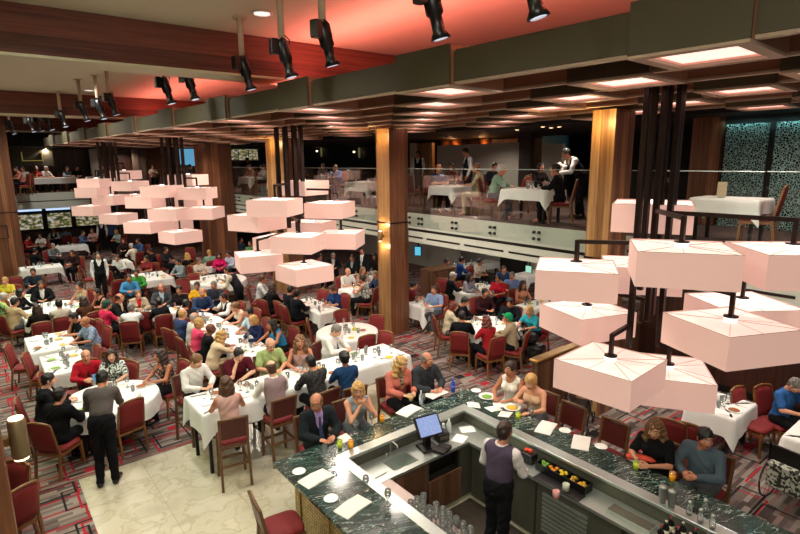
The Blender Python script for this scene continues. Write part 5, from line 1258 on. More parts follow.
# long family table
P_(197, 286, 'c', 240, 'rest', 'f', 'tee', 'cf9f22', 'short', 'k', 'e', GRY, 'woman in a yellow top', 'L1')
P_(202, 293, 'c', 262, 'rest', 'm', 'long', '2a3a5a', 'fringe', 'g', 'b', BLK, 'grey-haired diner in blue at the long table end', 'L1')
P_(183, 314, 'c', 20, 'rest', 'm', 'long', '2e3c60', 'fringe', 'y', 'a', BLK, 'balding blond man in a navy shirt', 'L1')
P_(192, 315, 'c', 0, 'rest', 'm', 'tee', 'b8b5ac', 'fringe', 'w', 'a', BLK, 'elderly man with glasses at the long table', 'L1', glasses=True)
P_(199, 321, 'c', 5, 'rest', 'f', 'tee', 'd8486a', 'bob', 'y', 'a', BLK, 'blonde woman in a bright pink shirt', 'L1')
P_(211, 329, 'c', 350, 'rest', 'm', 'jacket', '121519', None, 'k', 'd', BLK, 'black man in a dark suit at the long table', 'L1', shirt=BLK)
P_(222, 334, 'c', 352, 'reach', 'f', 'tee', 'c9b596', 'wavy', 'y', 'c', BEI, 'blonde woman stretching her arm over the long table', 'L1')
P_(213, 285, 'c', 222, 'rest', 'm', 'long', '2b303c', 'short', 'g', 'b', BLK, 'grey-haired man in a charcoal pullover', None)
P_(223, 297, 'c', 188, 'eat', 'm', 'vest', '25262b', 'short', 'k', 'b', BLK, 'dark-haired man in white sleeves, bending to eat', 'L1', shirt=WHT)
P_(235, 305, 'c', 186, 'reach', 'f', 'tank', 'c0b8a4', 'bun', 'm', 'a', BEI, 'woman in a cream sleeveless top reaching out', 'L1', pit=12)
P_(249, 313, 'c', 185, 'rest', 'm', 'tee', 'a9c0d0', 'short', 'k', 'b', BLK, 'diner in pale blue between cream and navy tops', 'L1')
P_(254, 320, 'c', 190, 'rest', 'f', 'long', '1d2444', 'bob', 'y', 'a', BLK, 'blonde woman with a bob in navy', 'L1', pit=18)
P_(271, 323, 'c', 188, 'reach', 'f', 'tank', '2c7ba6', 'long', 'k', 'e', BLK, 'dark-haired woman in a turquoise tank top', 'L1')
# children, waiters
P_(129, 278, 'c', 255, 'hold', 'm', 'long', '3c7ca8', 'short', 'k', 'b', BLK, 'child in a light blue hooded top', 'Q18')
P_(136, 273, 'c', 250, 'rest', 'm', 'long', '3c8a3a', 'short', 'k', 'b', BLK, 'child in a green top beside the blue one', 'Q18')
P_(98, 256, 's', 262, 'st', 'm', 'vest', '15171c', 'short', 'k', 'c', BLK, 'waiter in a black waistcoat standing in the aisle', shirt='c9ccc8')
P_(226, 269, 's', 140, 'st_lean', 'm', 'vest', '22242a', 'short', 'k', 'b', BLK, 'waiter in a waistcoat clearing the far round table', shirt='b3a896')
P_(263, 279, 'c', 330, 'rest', 'm', 'long', 'floral_light', 'short', 'n', 'b', BLK, 'man in a pale patterned shirt below the lamps', None)
P_(273, 288, 'c', 20, 'rest', 'f', 'long', '120f10', 'wavy', 'b', 'b', BLK, 'woman with long wavy brown hair in black', None)
P_(291, 290, 'c', 10, 'rest', 'm', 'jacket', '14161c', 'short', 'k', 'b', BLK, 'farther of two men in black suits side by side', 'Q8', shirt=WHT)
P_(298, 294, 'c', 5, 'rest', 'm', 'jacket', '121419', 'short', 'k', 'b', BLK, 'nearer of two men in black suits side by side', 'Q8', shirt=WHT)
P_(333, 289, 'c', 190, 'rest', 'f', 'tee', '203a6e', 'bun', 'n', 'a', BLK, 'woman in a royal blue dress', 'Q8', pit=22)
P_(348, 272, 'c', 272, 'rest', 'm', 'tee', 'ccccc8', None, 'k', 'a', GRY, 'bald man in a white polo shirt', 'Q10', heavy=1)
P_(363, 271, 'c', 262, 'rest', 'f', 'tee', '8b7a6c', 'long', 'm', 'b', GRY, 'brown-haired woman beside the bald man in white', None)
P_(362, 279, 'c', 120, 'rest', 'f', 'tank', 'leaf_bw', 'bun', 'b', 'b', BLK, 'woman in a black and white top, back turned', 'Q10')
P_(376, 275, 'c', 180, 'rest', 'm', 'long', '2c3a52', 'short', 'm', 'b', BLK, 'man in dark blue next to the middle column', None)
P_(362, 251, 's', 215, 'st', 'm', 'jacket', '15171b', 'short', 'k', 'b', BLK, 'man standing in a black suit left of the column', tie='9c9a90', shirt=WHT)
P_(352, 258, 'c', 200, 'rest', 'm', 'jacket', '20262c', 'short', 'n', 'b', BLK, 'seated dark-suited man in front of the standing one', 'Q26', shirt='a9c0cc')
P_(333, 256, 'c', 240, 'rest', 'm', 'jacket', '1a1c22', 'short', 'w', 'a', BLK, 'white-haired man in a dark suit under the lamps', 'Q26', shirt=WHT)
P_(375, 257, 'c', 190, 'rest', 'f', 'long', '241a1c', 'bob', 'k', 'b', BLK, 'woman in black just left of the column', None)
P_(320, 257, 'c', 280, 'rest', 'm', 'jacket', '23262c', 'short', 'k', 'b', BLK, 'man in a dark jacket farther left under the lamps', None, shirt='8a949c')
# round table of eight
P_(453, 306, 'c', 330, 'rest', 'f', 'long', 'b8ad94', 'bob', 'r', 'a', GRY, 'red-haired woman in a cream jacket', 'R11', pit=15)
P_(464, 301, 'c', 300, 'rest', 'm', 'long', '121418', 'short', 'k', 'b', BLK, 'dark-haired man in black next to the red-haired woman', 'R11', pit=18)
P_(485, 293, 'c', 255, 'rest', 'm', 'long', '2c1216', 'short', 'k', 'b', BLK, 'tall man in a dark maroon shirt facing the hall', 'R11', heavy=1)
P_(510, 302, 'c', 205, 'rest', 'm', 'long', '15191f', 'short', 'k', 'b', BLK, 'man in dark navy looking down at the round table', 'R11', pit=18)
P_(529, 309, 'c', 180, 'reach', 'f', 'tee', '2a94a4', 'bob', 'y', 'a', BLK, 'blonde woman in a teal shirt', 'R11')
P_(508, 318, 'c', 112, 'rest', 'm', 'long', 'a3957a', 'cap', '1f8a5a', 'b', BLK, 'man in a beige shirt and bright green cap', 'R11')
P_(486, 321, 'c', 78, 'rest', 'f', 'tee', '8e1c22', 'wavy', 'r', 'a', BLK, 'woman with long auburn hair in red, back turned', 'R11')
P_(462, 316, 'c', 38, 'rest', 'm', 'long', '101216', 'short', 'k', 'b', BLK, 'man in a black jacket, back turned, round table right', 'R11')
P_(434, 290, 'c', 200, 'rest', 'm', 'tee', '7e97bd', 'short', 'n', 'a', GRY, 'man in a light blue shirt beside the column', 'Q12')
P_(414, 285, 'c', 330, 'rest', 'f', 'tee', '5c1a1e', 'bun', 'k', 'b', BLK, 'woman in dark red just right of the column', 'Q12')
P_(498, 279, 'c', 200, 'rest', 'f', 'tee', 'b41f33', 'short', 'k', 'b', BLK, 'diner in a bright red shirt under the balcony', 'Q13')
P_(453, 276, 'c', 330, 'rest', 'm', 'long', '16191e', 'short', 'w', 'a', BLK, 'white-haired diner in black under the balcony', 'Q13')
P_(470, 277, 'c', 280, 'rest', 'f', 'long', '8c8794', 'long', 'k', 'e', BLK, 'woman in lilac grey under the balcony', 'Q13')
P_(512, 276, 'c', 215, 'rest', 'm', 'tee', '6c7fae', 'short', 'g', 'a', GRY, 'grey-haired man in a pale blue shirt under the balcony', None)
P_(504, 268, 'c', 225, 'reach', 'm', 'tee', '34507a', 'short', 'n', 'a', BLK, 'person in denim blue leaning over a far table', 'Q14')
P_(523, 285, 'c', 250, 'rest', 'f', 'tank', 'a6705c', 'long', 'k', 'e', BLK, 'woman in a peach top near the lamp cluster', 'Q15')
P_(462, 260, 'c', 330, 'rest', 'm', 'long', '1e3d7a', 'short', 'k', 'b', BLK, 'person in vivid blue at the far table', 'Q14')
P_(480, 262, 'c', 270, 'rest', 'f', 'tee', 'b9b2a6', 'short', 'k', 'e', BLK, 'person in cream at the far table', 'Q14')
P_(447, 262, 'c', 300, 'rest', 'm', 'long', '182a50', 'short', 'k', 'b', BLK, 'person in dark blue by the doorway', None)
P_(793, 383, 'c', 250, 'rest', 'm', 'tee', '2c568c', 'short', 'g', 'a', BLK, 'grey-haired person in blue at the right edge', 'Q21', pit=30)
# lower left corner
o_ = person((-.27, 7.95), 215, 'lap', 'f', 'tank', '141416', 'short', 'k', 'b', BLK, 'woman in a sleeveless black dress in the lower left corner', lod=True)
SET.append((.42, 5.55, 0, 'none'))
# far end of the hall
for (px, py, ang, sex, top, col, hs, hc, sk, lab) in (
        (53, 246, 300, 'm', 'long', '5d6468', 'short', 'g', 'a', 'man in a grey jacket in the far left group'), (35, 251, 30, 'm', 'long', '15161a', 'short', 'k', 'b', 'diner in black in the far left group'),
        (51, 229, 250, 'm', 'vest', '1a1c22', 'short', 'k', 'b', 'man in a waistcoat below the garden windows'), (65, 230, 90, 'm', 'long', '6d8fae', 'short', 'k', 'b', 'man in a pale blue shirt below the garden windows'),
        (83, 233, 320, 'm', 'long', '54688a', 'short', 'k', 'a', 'diner in slate blue below the garden windows'), (92, 231, 240, 'f', 'tee', 'b98a84', 'short', 'm', 'a', 'diner in dusty pink below the garden windows'),
        (116, 232, 210, 'f', 'tee', 'a9c4c4', 'bob', 'y', 'a', 'blonde diner in pale aqua under the far lamps'), (123, 241, 250, 'f', 'long', '231a1c', 'long', 'r', 'a', 'red-haired diner under the far lamps'),
        (138, 241, 200, 'm', 'long', '3b5580', 'short', 'k', 'b', 'diner in blue right of the red-haired one'), (131, 246, 120, 'f', 'long', 'c8c4b4', 'short', 'w', 'a', 'diner in cream under the far lamps'),
        (150, 251, 180, 'm', 'long', '17181c', 'short', 'k', 'b', 'diner in black beside the far wood wall'), (110, 262, 60, 'f', 'long', '1c1416', 'short', 'k', 'b', 'diner in black near the aisle waiter'),
        (117, 258, 250, 'm', 'long', 'c4c8c4', 'short', 'n', 'a', 'diner in white near the aisle waiter'), (146, 259, 220, 'f', 'tee', '7a2a2c', 'bun', 'k', 'e', 'diner in brick red near the far wood wall'),
        (209, 253, 80, 'm', 'long', '6f9484', 'short', 'y', 'a', 'diner in sage green left of the far column'), (219, 256, 250, 'f', 'long', 'c81e62', 'bob', 'k', 'b', 'diner in hot pink by the far column'),
        (227, 255, 200, 'm', 'long', 'b8c6de', 'short', 'k', 'b', 'diner in pale blue by the far column'), (187, 256, 100, 'f', 'long', '1a1614', 'wavy', 'y', 'a', 'diner with long blonde hair, back turned'),
        (178, 262, 200, 'm', 'long', '8a9aa0', 'short', 'k', 'b', 'diner in grey blue left of the blonde one'), (199, 261, 290, 'f', 'tee', 'd0cabc', 'short', 'g', 'a', 'diner in cream beside the blonde one'),
        (250, 244, 230, 'f', 'tee', '5f9a62', 'short', 'k', 'b', 'diner in green seen between the middle lamps'), (241, 240, 300, 'm', 'long', '2a3a48', 'short', 'k', 'b', 'diner in dark teal seen between the middle lamps'),
        (260, 238, 250, 'm', 'long', '24262c', 'short', 'g', 'b', 'diner in black seen between the middle lamps'), (166, 250, 300, 'm', 'long', '222228', 'short', 'k', 'b', 'diner in charcoal against the far wood wall'),
        (72, 253, 230, 'm', 'long', '2c1a1a', 'short', 'k', 'b', 'diner in dark brown in the far left group'), (28, 238, 320, 'f', 'tee', '8c1c24', 'short', 'k', 'b', 'diner in red at the far left table'),
        (40, 236, 240, 'f', 'tee', 'c8c4bc', 'short', 'k', 'b', 'diner in white at the far left table')):
    P_(px, py, 'c', ang, 'rest', sex, top, col, hs, hc, sk, BLK, lab, None, **(dict(shirt=WHT) if top == 'vest' else {}))
P_(101, 222, 's', 250, 'st', 'm', 'vest', '181a20', 'short', 'k', 'b', BLK, 'waiter standing by the blue wall at the far end', shirt=WHT)
# people on the balcony
B = dict(base=DZ)
P_(439, 164, 'c', 262, 'hold', 'm', 'tee', '1d3c66', 'fringe', 'm', 'a', BLK, 'bald man in a navy polo on the balcony', 'U2', X=10.35, **B)
P_(476, 164, 'c', 130, 'rest', 'f', 'tee', 'floral_cream', 'short', 'm', 'a', BEI, 'woman in a cream floral shirt on the balcony', 'U2', X=10.35, **B)
P_(502, 163, 'c', 300, 'chin', 'm', 'long', '7d9a86', 'wrap', 'w', 'b', GRY, 'man in a sage green shirt, face on hand, balcony', 'U1', X=10.3, **B)
P_(555, 163, 'c', 120, 'rest', 'm', 'long', '17181b', 'short', 'k', 'b', BLK, 'diner in black with back turned on the balcony', 'U1', X=10.35, **B)
P_(466, 146, 's', 160, 'st', 'm', 'vest', '141a22', 'short', 'k', 'b', BLK, 'waiter in a waistcoat standing on the balcony', X=12.3, shirt='b9b9bc', pit=18, **B)
P_(567, 151, 's', 150, 'st_serve', 'm', 'vest', '15171c', 'short', 'k', 'b', BLK, 'waiter bending with a white napkin on the balcony', X=11.4, shirt='d0d0d0', pit=15, **B)
P_(541, 163, 'c', 250, 'rest', 'f', 'long', '1a1416', 'bob', 'k', 'b', BLK, 'dark-haired woman farther back on the balcony', X=12.6, **B)
P_(451, 166, 'c', 200, 'rest', 'f', 'tee', '7a4a44', 'short', 'k', 'e', BLK, 'diner in faded red farther back on the balcony', X=12.6, **B)
P_(495, 162, 'c', 240, 'rest', 'm', 'long', '1c2430', 'short', 'k', 'b', BLK, 'diner in dark blue farther back on the balcony', X=13.0, **B)
P_(418, 156, 's', 210, 'st', 'm', 'vest', '1a1416', 'short', 'k', 'b', BLK, 'waiter far back beside the honey wood panel', X=14.4, shirt=WHT, **B)
P_(302, 165, 'c', 30, 'rest', 'm', 'tee', '3a6f9c', 'short', 'm', 'a', BLK, 'man in a blue shirt above the middle lamps', X=12.6, **B)
P_(323, 164, 'c', 250, 'rest', 'f', 'tee', '9a8a84', 'short', 'w', 'a', BLK, 'white-haired diner above the middle lamps', X=13.0, **B)
P_(335, 164, 'c', 200, 'reach', 'm', 'long', '2b66a4', 'short', 'm', 'a', BLK, 'man in bright blue leaning over his balcony table', X=12.0, **B)
P_(247, 156, 's', 330, 'st_serve', 'm', 'jacket', '0e0f12', 'short', 'k', 'b', BLK, 'man in black bending by the bright balcony window', X=13.0, shirt=BLK, **B)
P_(262, 166, 'c', 190, 'rest', 'f', 'tee', 'floral_light', 'short', 'k', 'e', GRY, 'diner in a white floral top at the balcony rail', 'U6', X=10.5, **B)
P_(249, 168, 'c', 200, 'rest', 'f', 'tee', '8a6a66', 'short', 'k', 'e', GRY, 'diner in faded pink at the balcony rail', 'U6', X=10.6, **B)
P_(62, 166, 'c', 300, 'rest', 'm', 'long', '6b7680', 'short', 'g', 'a', BLK, 'diner in grey on the far left balcony', X=4.3, **B)
P_(69, 169, 'c', 280, 'rest', 'm', 'long', '121216', 'short', 'k', 'b', BLK, 'diner in black on the far left balcony', X=4.7, **B)
for i, (px, X) in enumerate(((16, 1.9), (22, 2.2), (36, 2.9), (46, 3.3), (90, 5.9), (98, 6.3), (140, 8.6), (182, 9.9), (190, 10.6), (200, 11.0))):
    P_(px, 166, 'c', 200+i*37 % 160, 'rest', 'fm'[i % 2], 'tee', ['9a5a50', 'c4b8ac', '7c2a2c', 'd0c8c0', '3c4a5c', '8c7468', 'b8a89c', 'a03848', '2c3c5c', 'bcb4a8'][i], 'short', 'kngwkmkgkb'[i], 'b', BLK,
       'distant %s-clad diner on the far balcony, %s' % (['brick', 'cream', 'crimson', 'white', 'slate', 'tan', 'sand', 'rose', 'indigo', 'ivory'][i], ['leftmost', 'second from left', 'third from left', 'left of the grey one', 'by the grey wall', 'by the farthest lamps', 'between the lamp clusters', 'left of the blue curtain', 'below the blue curtain', 'right of the blue curtain'][i]), X=X, **B)
# chairs of everyone seated
for (pr, loc, a, lab, kd) in SEATED_CH:
    o = place(pr, loc, a, lab)
    if kd == 'k': o.location.z += .04
# empty chairs
def chair_at(px, py, ang, lab, base=0.0, X=None, z=.9):
    p = atx(px, py, X) if X else at(px, py, z); a = math.radians(ang)
    place(CH, (p[0]+math.cos(a)*.3, p[1]+math.sin(a)*.3, base), a, lab)
for (px, py, ang, lab) in (
        (8, 348, 340, 'empty red chair nearest the left edge, first of a row'), (26, 357, 340, 'empty red chair left of the square table, second in row'), (41, 377, 345, 'empty red chair in front of the red cup table'),
        (97, 349, 190, 'empty red chair behind the man in the red shirt'), (131, 365, 205, 'empty red chair between the blouse and the floral dress'), (143, 315, 85, 'empty red chair with a white seat behind the reaching diner'),
        (341, 313, 262, 'empty bright red chair behind the empty round table'), (377, 318, 215, 'empty red chair right of the empty round table'), (308, 322, 330, 'empty red chair left of the empty round table'),
        (386, 335, 200, 'empty dark red chair against the middle column'), (367, 338, 80, 'empty dark red chair in front of the empty round table'), (323, 292, 200, 'empty red chair behind the woman in royal blue'),
        (183, 281, 250, 'empty red chair left of the yellow top'), (193, 276, 260, 'empty red chair behind the yellow top'), (80, 268, 340, 'empty red chair beside the aisle waiter'), (118, 282, 100, 'empty dark red chair in front of the two children'),
        (442, 281, 220, 'empty red chair behind the light blue shirt'), (738, 392, 262, 'empty red chair at the laid table by the wood wall'), (710, 385, 300, 'empty red chair half hidden by the pink lamp'), (690, 428, 10, 'empty red chair under the lowest pink lamp, right one'), (672, 424, 10, 'empty red chair under the lowest pink lamp, left one'), (15, 279, 270, 'empty red chair beside the blond diner in yellow'),
        (131, 404, 105, 'empty red chair right of the waiter at the round table'), (88, 292, 100, 'empty red chair between two diners at the oval table'), (190, 249, 250, 'empty red chair right of the blonde back')):
    chair_at(px, py, ang, lab)
chair_at(782, 208, 100, 'empty red chair beside the menu card table on the balcony', DZ, 10.15)
chair_at(527, 177, 100, 'empty red chair between balcony tables', DZ, 11.3)
chair_at(380, 180, 200, 'empty red chair on the balcony left of the column', DZ, 10.7)
chair_at(407, 180, 20, 'empty red chair on the balcony right of the column', DZ, 11.2)
chair_at(255, 176, 330, 'empty red chair by the floral diner on the balcony', DZ, 10.0)
# bottom left chairs and stool
place(CH, (-.12, 7.75, 0), math.radians(118), 'red chair beside the woman in the lower left corner')
place(ST, (2.30, 5.12, 0), math.radians(-8), 'bar stool with a bright orange-red seat at the bottom')
for (x, y, l) in ((6.42, 4.3, 'brown-topped bar stool facing the folded menus, left one'), (6.42, 3.62, 'brown-topped bar stool facing the folded menus, right one')): place(ST, (x+.05, y, 0), math.pi, l)
# ------------------------------------------------------------------ tableware
def mesh_of(f): m = MB(); f(m); return m
m = MB(); m.lathe([(.0, .004), (.08, .004), (.09, .007), (.132, .018), (.134, .016), (.09, .0), (0, 0)], n=24); PLATE = m.mesh('dinner_plate', CHINA)
m = MB(); m.lathe([(.0, .004), (.05, .004), (.08, .013), (.082, .011), (.05, .0), (0, 0)], n=20); SPLATE = m.mesh('bread_plate', CHINA)
m = MB(); m.lathe([(0, .005), (.05, .02), (.07, .014), (.085, .008)], n=14)
FOODM = {k_: m.mesh('food', k_) for k_ in (FOODG, FOODY, FOODB)}
m = MB(); m.box(-.003, .003, -.09, .03, .001, .003); m.box(-.010, .010, .03, .09, .001, .004); CUT = m.mesh('cutlery', CTL)
m = MB(); m.add([(-.07, -.09, 0), (.06, -.07, 0), (.08, .08, 0), (-.06, .06, 0), (0.0, .0, .035), (.04, .02, .02), (-.05, -.02, .018)], [(0, 1, 5, 4), (1, 2, 5), (2, 3, 4, 5), (3, 0, 6), (0, 4, 6), (4, 3, 6), (3, 2, 1, 0)]); NAP = m.mesh('napkin', NAPK)
m = MB(); m.lathe([(.03, 0), (.034, .06), (.03, .075), (.03, .0751)], n=12); CUP = m.mesh('cup', CHINA)
m = MB(); m.lathe([(.036, 0), (.04, .05), (.02, .08), (.02, .09)], n=12); CRU = m.mesh('condiment_pot', STEEL)
occ = {}
CNT = dict(plate=0, glass=0)
def put(me, name, lab, cat, grp, x, y, z, rz=0.0, food=None):
    for (ox, oy, r_) in occ.setdefault(round(z, 2), []):
        if (ox-x)**2+(oy-y)**2 < (r_+dict(dinner_plate=.13, bread_plate=.08, wine_glass=.04, tumbler=.04, napkin=.07, cutlery=.015, cup=.035, condiment_pot=.04)[name])**2: return None
    occ[round(z, 2)].append((x, y, dict(dinner_plate=.13, bread_plate=.08, wine_glass=.04, tumbler=.04, napkin=.07, cutlery=.015, cup=.035, condiment_pot=.04)[name]))
    o = obj(name, me, None, (x, y, z), rz); tag(o, lab, cat, grp)
    if food: obj('food', FOODM[food], o)
    return o
R2 = random.Random(5)
def setting(T, x, y, a, far):
    z = T['z']; ph = T['phrase']; c, s_ = math.cos(a), math.sin(a)
    def pos(f, l): return x+c*f-s_*l, y+s_*f+c*l
    p = pos(.42, 0)
    for f in (.42, .36, .5, .56):
        p = pos(f, 0)
        if on_table(T, p[0], p[1], .12): break
    else: return
    fd = R2.choice([None, FOODG, FOODY, FOODB, FOODB])
    put(PLATE, 'dinner_plate', 'round white dinner plate on the '+ph, 'plate', 'plates on the '+ph, p[0], p[1], z, a, fd)
    q = pos(f+.16, -.17)
    if on_table(T, q[0], q[1], .05): put(GOB, 'wine_glass', 'clear wine glass on the '+ph, 'glass', 'wine glasses on the '+ph, q[0], q[1], z)
    q = pos(f+.2, .1)
    if on_table(T, q[0], q[1], .05): put(TUM, 'tumbler', 'clear water tumbler on the '+ph, 'glass', 'tumblers on the '+ph, q[0], q[1], z)
    q = pos(f-.02, -.23)
    if not far and on_table(T, q[0], q[1], .04): put(CUT, 'cutlery', 'steel cutlery on the '+ph, 'cutlery', 'cutlery on the '+ph, q[0], q[1], z, a-math.pi/2)
    q = pos(f+.05, .26)
    if on_table(T, q[0], q[1], .08):
        if R2.random() < .5: put(NAP, 'napkin', 'crumpled white napkin on the '+ph, 'napkin', 'napkins on the '+ph, q[0], q[1], z, R2.random()*3)
        else: put(SPLATE, 'bread_plate', 'small white side plate on the '+ph, 'plate', 'side plates on the '+ph, q[0], q[1], z)
for (x, y, a, tb) in SET:
    if tb in TABLES: setting(TABLES[tb], x, y, a, y > 15)
# unoccupied places and table centres
extra = {'H1': [(5.3, 8.9, -90), (5.9, 8.9, -90), (5.6, 7.5, 90), (6.0, 7.5, 90)], 'R9': [(6.0, 10.6, 0), (7.5, 10.4, 180), (6.76, 11.4, -90), (6.8, 9.8, 90)], 'A2': [(.5, 12.4, 0), (.5, 13, 0), (1.75, 12.4, 180), (1.75, 13.0, 180)],
         'A1': [(.35, 14.1, 0), (.35, 14.8, 0)], 'Q20': [(9.35, 3.95, -90), (9.3, 2.5, 90), (10.05, 3.2, 180)], 'Q21': [(8.7, 1.9, 0), (9.3, 2.5, -90)], 'R7': [(5.4, 18.5, 0), (6.5, 19.6, -90), (7.6, 18.6, 180), (6.4, 17.4, 90)],
         'Q13': [(12.5, 11.0, 90), (12.8, 12.3, -90)], 'Q14': [(14.5, 15.1, -90), (15.6, 14.0, 90), (15.0, 14.0, 90)], 'Q15': [(12.0, 8.7, 90), (12.6, 9.7, -90)], 'Q17': [(1.5, 25, 90), (2.2, 26.3, -90)], 'Q19': [(4, 24.1, 90), (4.6, 25.5, -90)],
         'Q18': [(4.1, 20.9, 0), (5.6, 20.5, 180)], 'O16': [(.4, 18.9, 90), (1.5, 20, 180)], 'U1': [(9.8, 7.8, 0), (10.9, 8.2, 180)], 'U4': [(10.4, 14.0, 90)], 'Q26': [(11, 15.2, 90)], 'Q24': [(7, 20.8, 90)], 'L1': [(3.75, 13.6, 0), (3.8, 14.1, 0)], 'O1': [(.5, 17, 0), (2.5, 17.6, 180)]}
for k_, v in extra.items():
    for (x, y, d) in v: setting(TABLES[k_], x, y, math.radians(d), y > 15)
for k_, T in TABLES.items():
    if k_[0] == 'U' and k_ not in ('U1', 'U2'): continue
    cx, cy = T['c']; hx, hy = T['h']; vert = hy > hx; L = max(hx, hy); nn = max(1, int(L/.55))
    for i in range(nn):
        t = (i+.5)/nn*2-1; t *= .8; x, y = (cx, cy+t*hy) if vert else (cx+t*hx, cy)
        put(CRU, 'condiment_pot', 'steel condiment pot on the '+T['phrase'], 'pot', 'condiment pots on the '+T['phrase'], x+.03, y+.02, T['z'])
        put(GOB, 'wine_glass', 'clear wine glass on the '+T['phrase'], 'glass', 'wine glasses on the '+T['phrase'], x-.08, y-.06, T['z'])
        put(CUP, 'cup', 'white cup on the '+T['phrase'], 'cup', 'cups on the '+T['phrase'], x+.1, y+.12, T['z'])
for k_, T in TABLES.items():
    if k_ == 'U3': continue
    (cx, cy), (hx, hy) = T['c'], T['h']; n_ = int(4*hx*hy*(7 if cy < 17 else 4))+2
    for i in range(n_):
        x, y = cx+R2.uniform(-1, 1)*hx, cy+R2.uniform(-1, 1)*hy
        if not on_table(T, x, y, .13): continue
        q = R2.random(); ph = T['phrase']
        if q < .3: put(SPLATE, 'bread_plate', 'small white side plate on the '+ph, 'plate', 'side plates on the '+ph, x, y, T['z'], 0, R2.choice([None, None, FOODB, FOODY]))
        elif q < .5: put(GOB, 'wine_glass', 'clear wine glass on the '+ph, 'glass', 'wine glasses on the '+ph, x, y, T['z'])
        elif q < .62: put(CUP, 'cup', 'white cup on the '+ph, 'cup', 'cups on the '+ph, x, y, T['z'])
        elif q < .8: put(NAP, 'napkin', 'crumpled white napkin on the '+ph, 'napkin', 'napkins on the '+ph, x, y, T['z'], R2.random()*3)
        else: put(CUT, 'cutlery', 'steel cutlery on the '+ph, 'cutlery', 'cutlery on the '+ph, x, y, T['z'], R2.random()*3)
# single pieces
p = at(67, 357, .8); o = MB().lathe([(.03, 0), (.04, .12), (.038, .12), (.028, .01), (0, .01)], n=14).build('paper_cup', checks('red_check', 'c0222c', 'e8e4de', 40), None, (p[0], p[1], TABLES['A2']['z'])); tag(o, 'cup with a red and white check on the table', 'cup')
p = at(354, 328, .8); o = MB().lathe([(.05, 0), (.07, .02), (.02, .08), (0, .1)], n=10).build('flower_bowl', mat('yellow_green', 'b8b83a', .6, var=.4, scale=40), None, (p[0], p[1]-.02, TABLES['R9']['z'])); tag(o, 'small yellow and green flower piece on the empty round table', 'flowers')
T = TABLES['U3']; b = empty('menu_card', (10.1, 3.83, T['z']), 0, 'upright beige menu card on the empty balcony table', 'menu'); m = MB(); m.box(-.01, .01, -.075, .075, .02, .27); m.build('card', mat('card_beige', 'b7a98c', .6), b); m = MB(); m.box(-.03, .03, -.05, .05, 0, .02, b=.005); m.build('stand', STEEL, b)
# bar top
MENU = MB(); MENU.add([(-.19, -.11, 0), (.19, -.11, 0), (.19, .11, 0), (-.19, .11, 0), (-.19, -.11, .008), (0.0, -.11, .022), (.19, -.11, .008), (.19, .11, .008), (0, .11, .022), (-.19, .11, .008)], [(3, 2, 1, 0), (4, 5, 8, 9), (5, 6, 7, 8), (0, 1, 6, 5, 4), (2, 3, 9, 8, 7), (1, 2, 7, 6), (3, 0, 4, 9)])
MENU = MENU.mesh('folded_menu', mat('menu_paper', 'dcd9d2', .7, var=.03))
for (px, py, r_, l) in ((316, 479, 8, 'open white menu on the left bar side, nearest the corner'), (353, 507, 12, 'open white menu on the left bar side, the lower one'), (409, 411, 12, 'open white menu in front of the coral cardigan'),
                        (436, 394, 5, 'open white menu in front of the charcoal jacket'), (546, 428, 20, 'white menu on the right bar side, left one of two'), (581, 443, 28, 'white menu on the right bar side, right one of two')):
    p = at(px, py, BT); put_ = obj('folded_menu', MENU, None, (p[0], p[1], BT+.001), math.radians(r_)); tag(put_, l, 'menu')
for (px, py, me, nm, l, fd) in ((299, 472, SPLATE, 'bread_plate', 'small white plate on the bar by the upper menu', None), (331, 499, SPLATE, 'bread_plate', 'small white plate on the bar by the lower menu', None), (565, 431, SPLATE, 'bread_plate', 'small white plate right of the first bar menu', None),
                                (601, 447, SPLATE, 'bread_plate', 'small white plate right of the second bar menu', None), (487, 397, PLATE, 'dinner_plate', 'white plate of green salad on the bar', FOODG), (512, 408, PLATE, 'dinner_plate', 'white plate of yellow food on the bar', FOODY), (533, 405, SPLATE, 'bread_plate', 'small white plate before the bare-shouldered woman', FOODG), (476, 391, SPLATE, 'bread_plate', 'small empty white plate near the bar corner', None)):
    p = at(px, py, BT); o = obj(nm, me, None, (p[0], p[1], BT+.001)); tag(o, l, 'plate')
    if fd: obj('food', FOODM[fd], o)
for (px, py, c, l) in ((340, 447, LIME, 'tumbler of green drink before the dark suit'), (351, 447, JUICE, 'tumbler of orange juice before the clasped hands'), (382, 421, JUICE, 'small yellow drink beside the blonde woman'), (636, 468, LIME, 'lime drink held by the woman in black'), (672, 480, JUICE, 'orange drink held by the man in blue-grey'), (518, 418, LIME, 'small yellow green drink near the food plates'), (411, 400, mat('beer', 'c8b070', .3), 'beer glass at the coral cardigan')):
    p = at(px, py, BT+.01); o = obj('tumbler', TUM, None, (p[0], p[1], BT+.001)); tag(o, l, 'drink'); MB().lathe([(0, -.0005), (.0312, .0), (.0362, .088), (0, .088)], n=14).build('drink', c, o)
for i, (px, py) in enumerate(((325, 457), (334, 463), (383, 522), (372, 424), (356, 432), (461, 396), (531, 418), (423, 404), (388, 503), (526, 401), (366, 489))):
    p = at(px, py, BT+.02); o = obj('wine_glass', GOB, None, (p[0], p[1], BT+.001)); tag(o, 'clear stemmed glass standing on the green marble bar', 'glass', 'stemmed glasses on the marble')
bottle('water_bottle', 'clear water bottle beside the beer glass', tuple(at(421, 404, BT))[:2]+(BT+.001,), 'b8c4c8', .22, .03, 'e0e0e0', None, 'c0d0e0')
bottle('water_bottle', 'vivid blue water bottle near the bar corner', tuple(at(453, 392, BT))[:2]+(BT+.001,), '2450b8', .24, .034, '2a50a8', None, '3060d0')
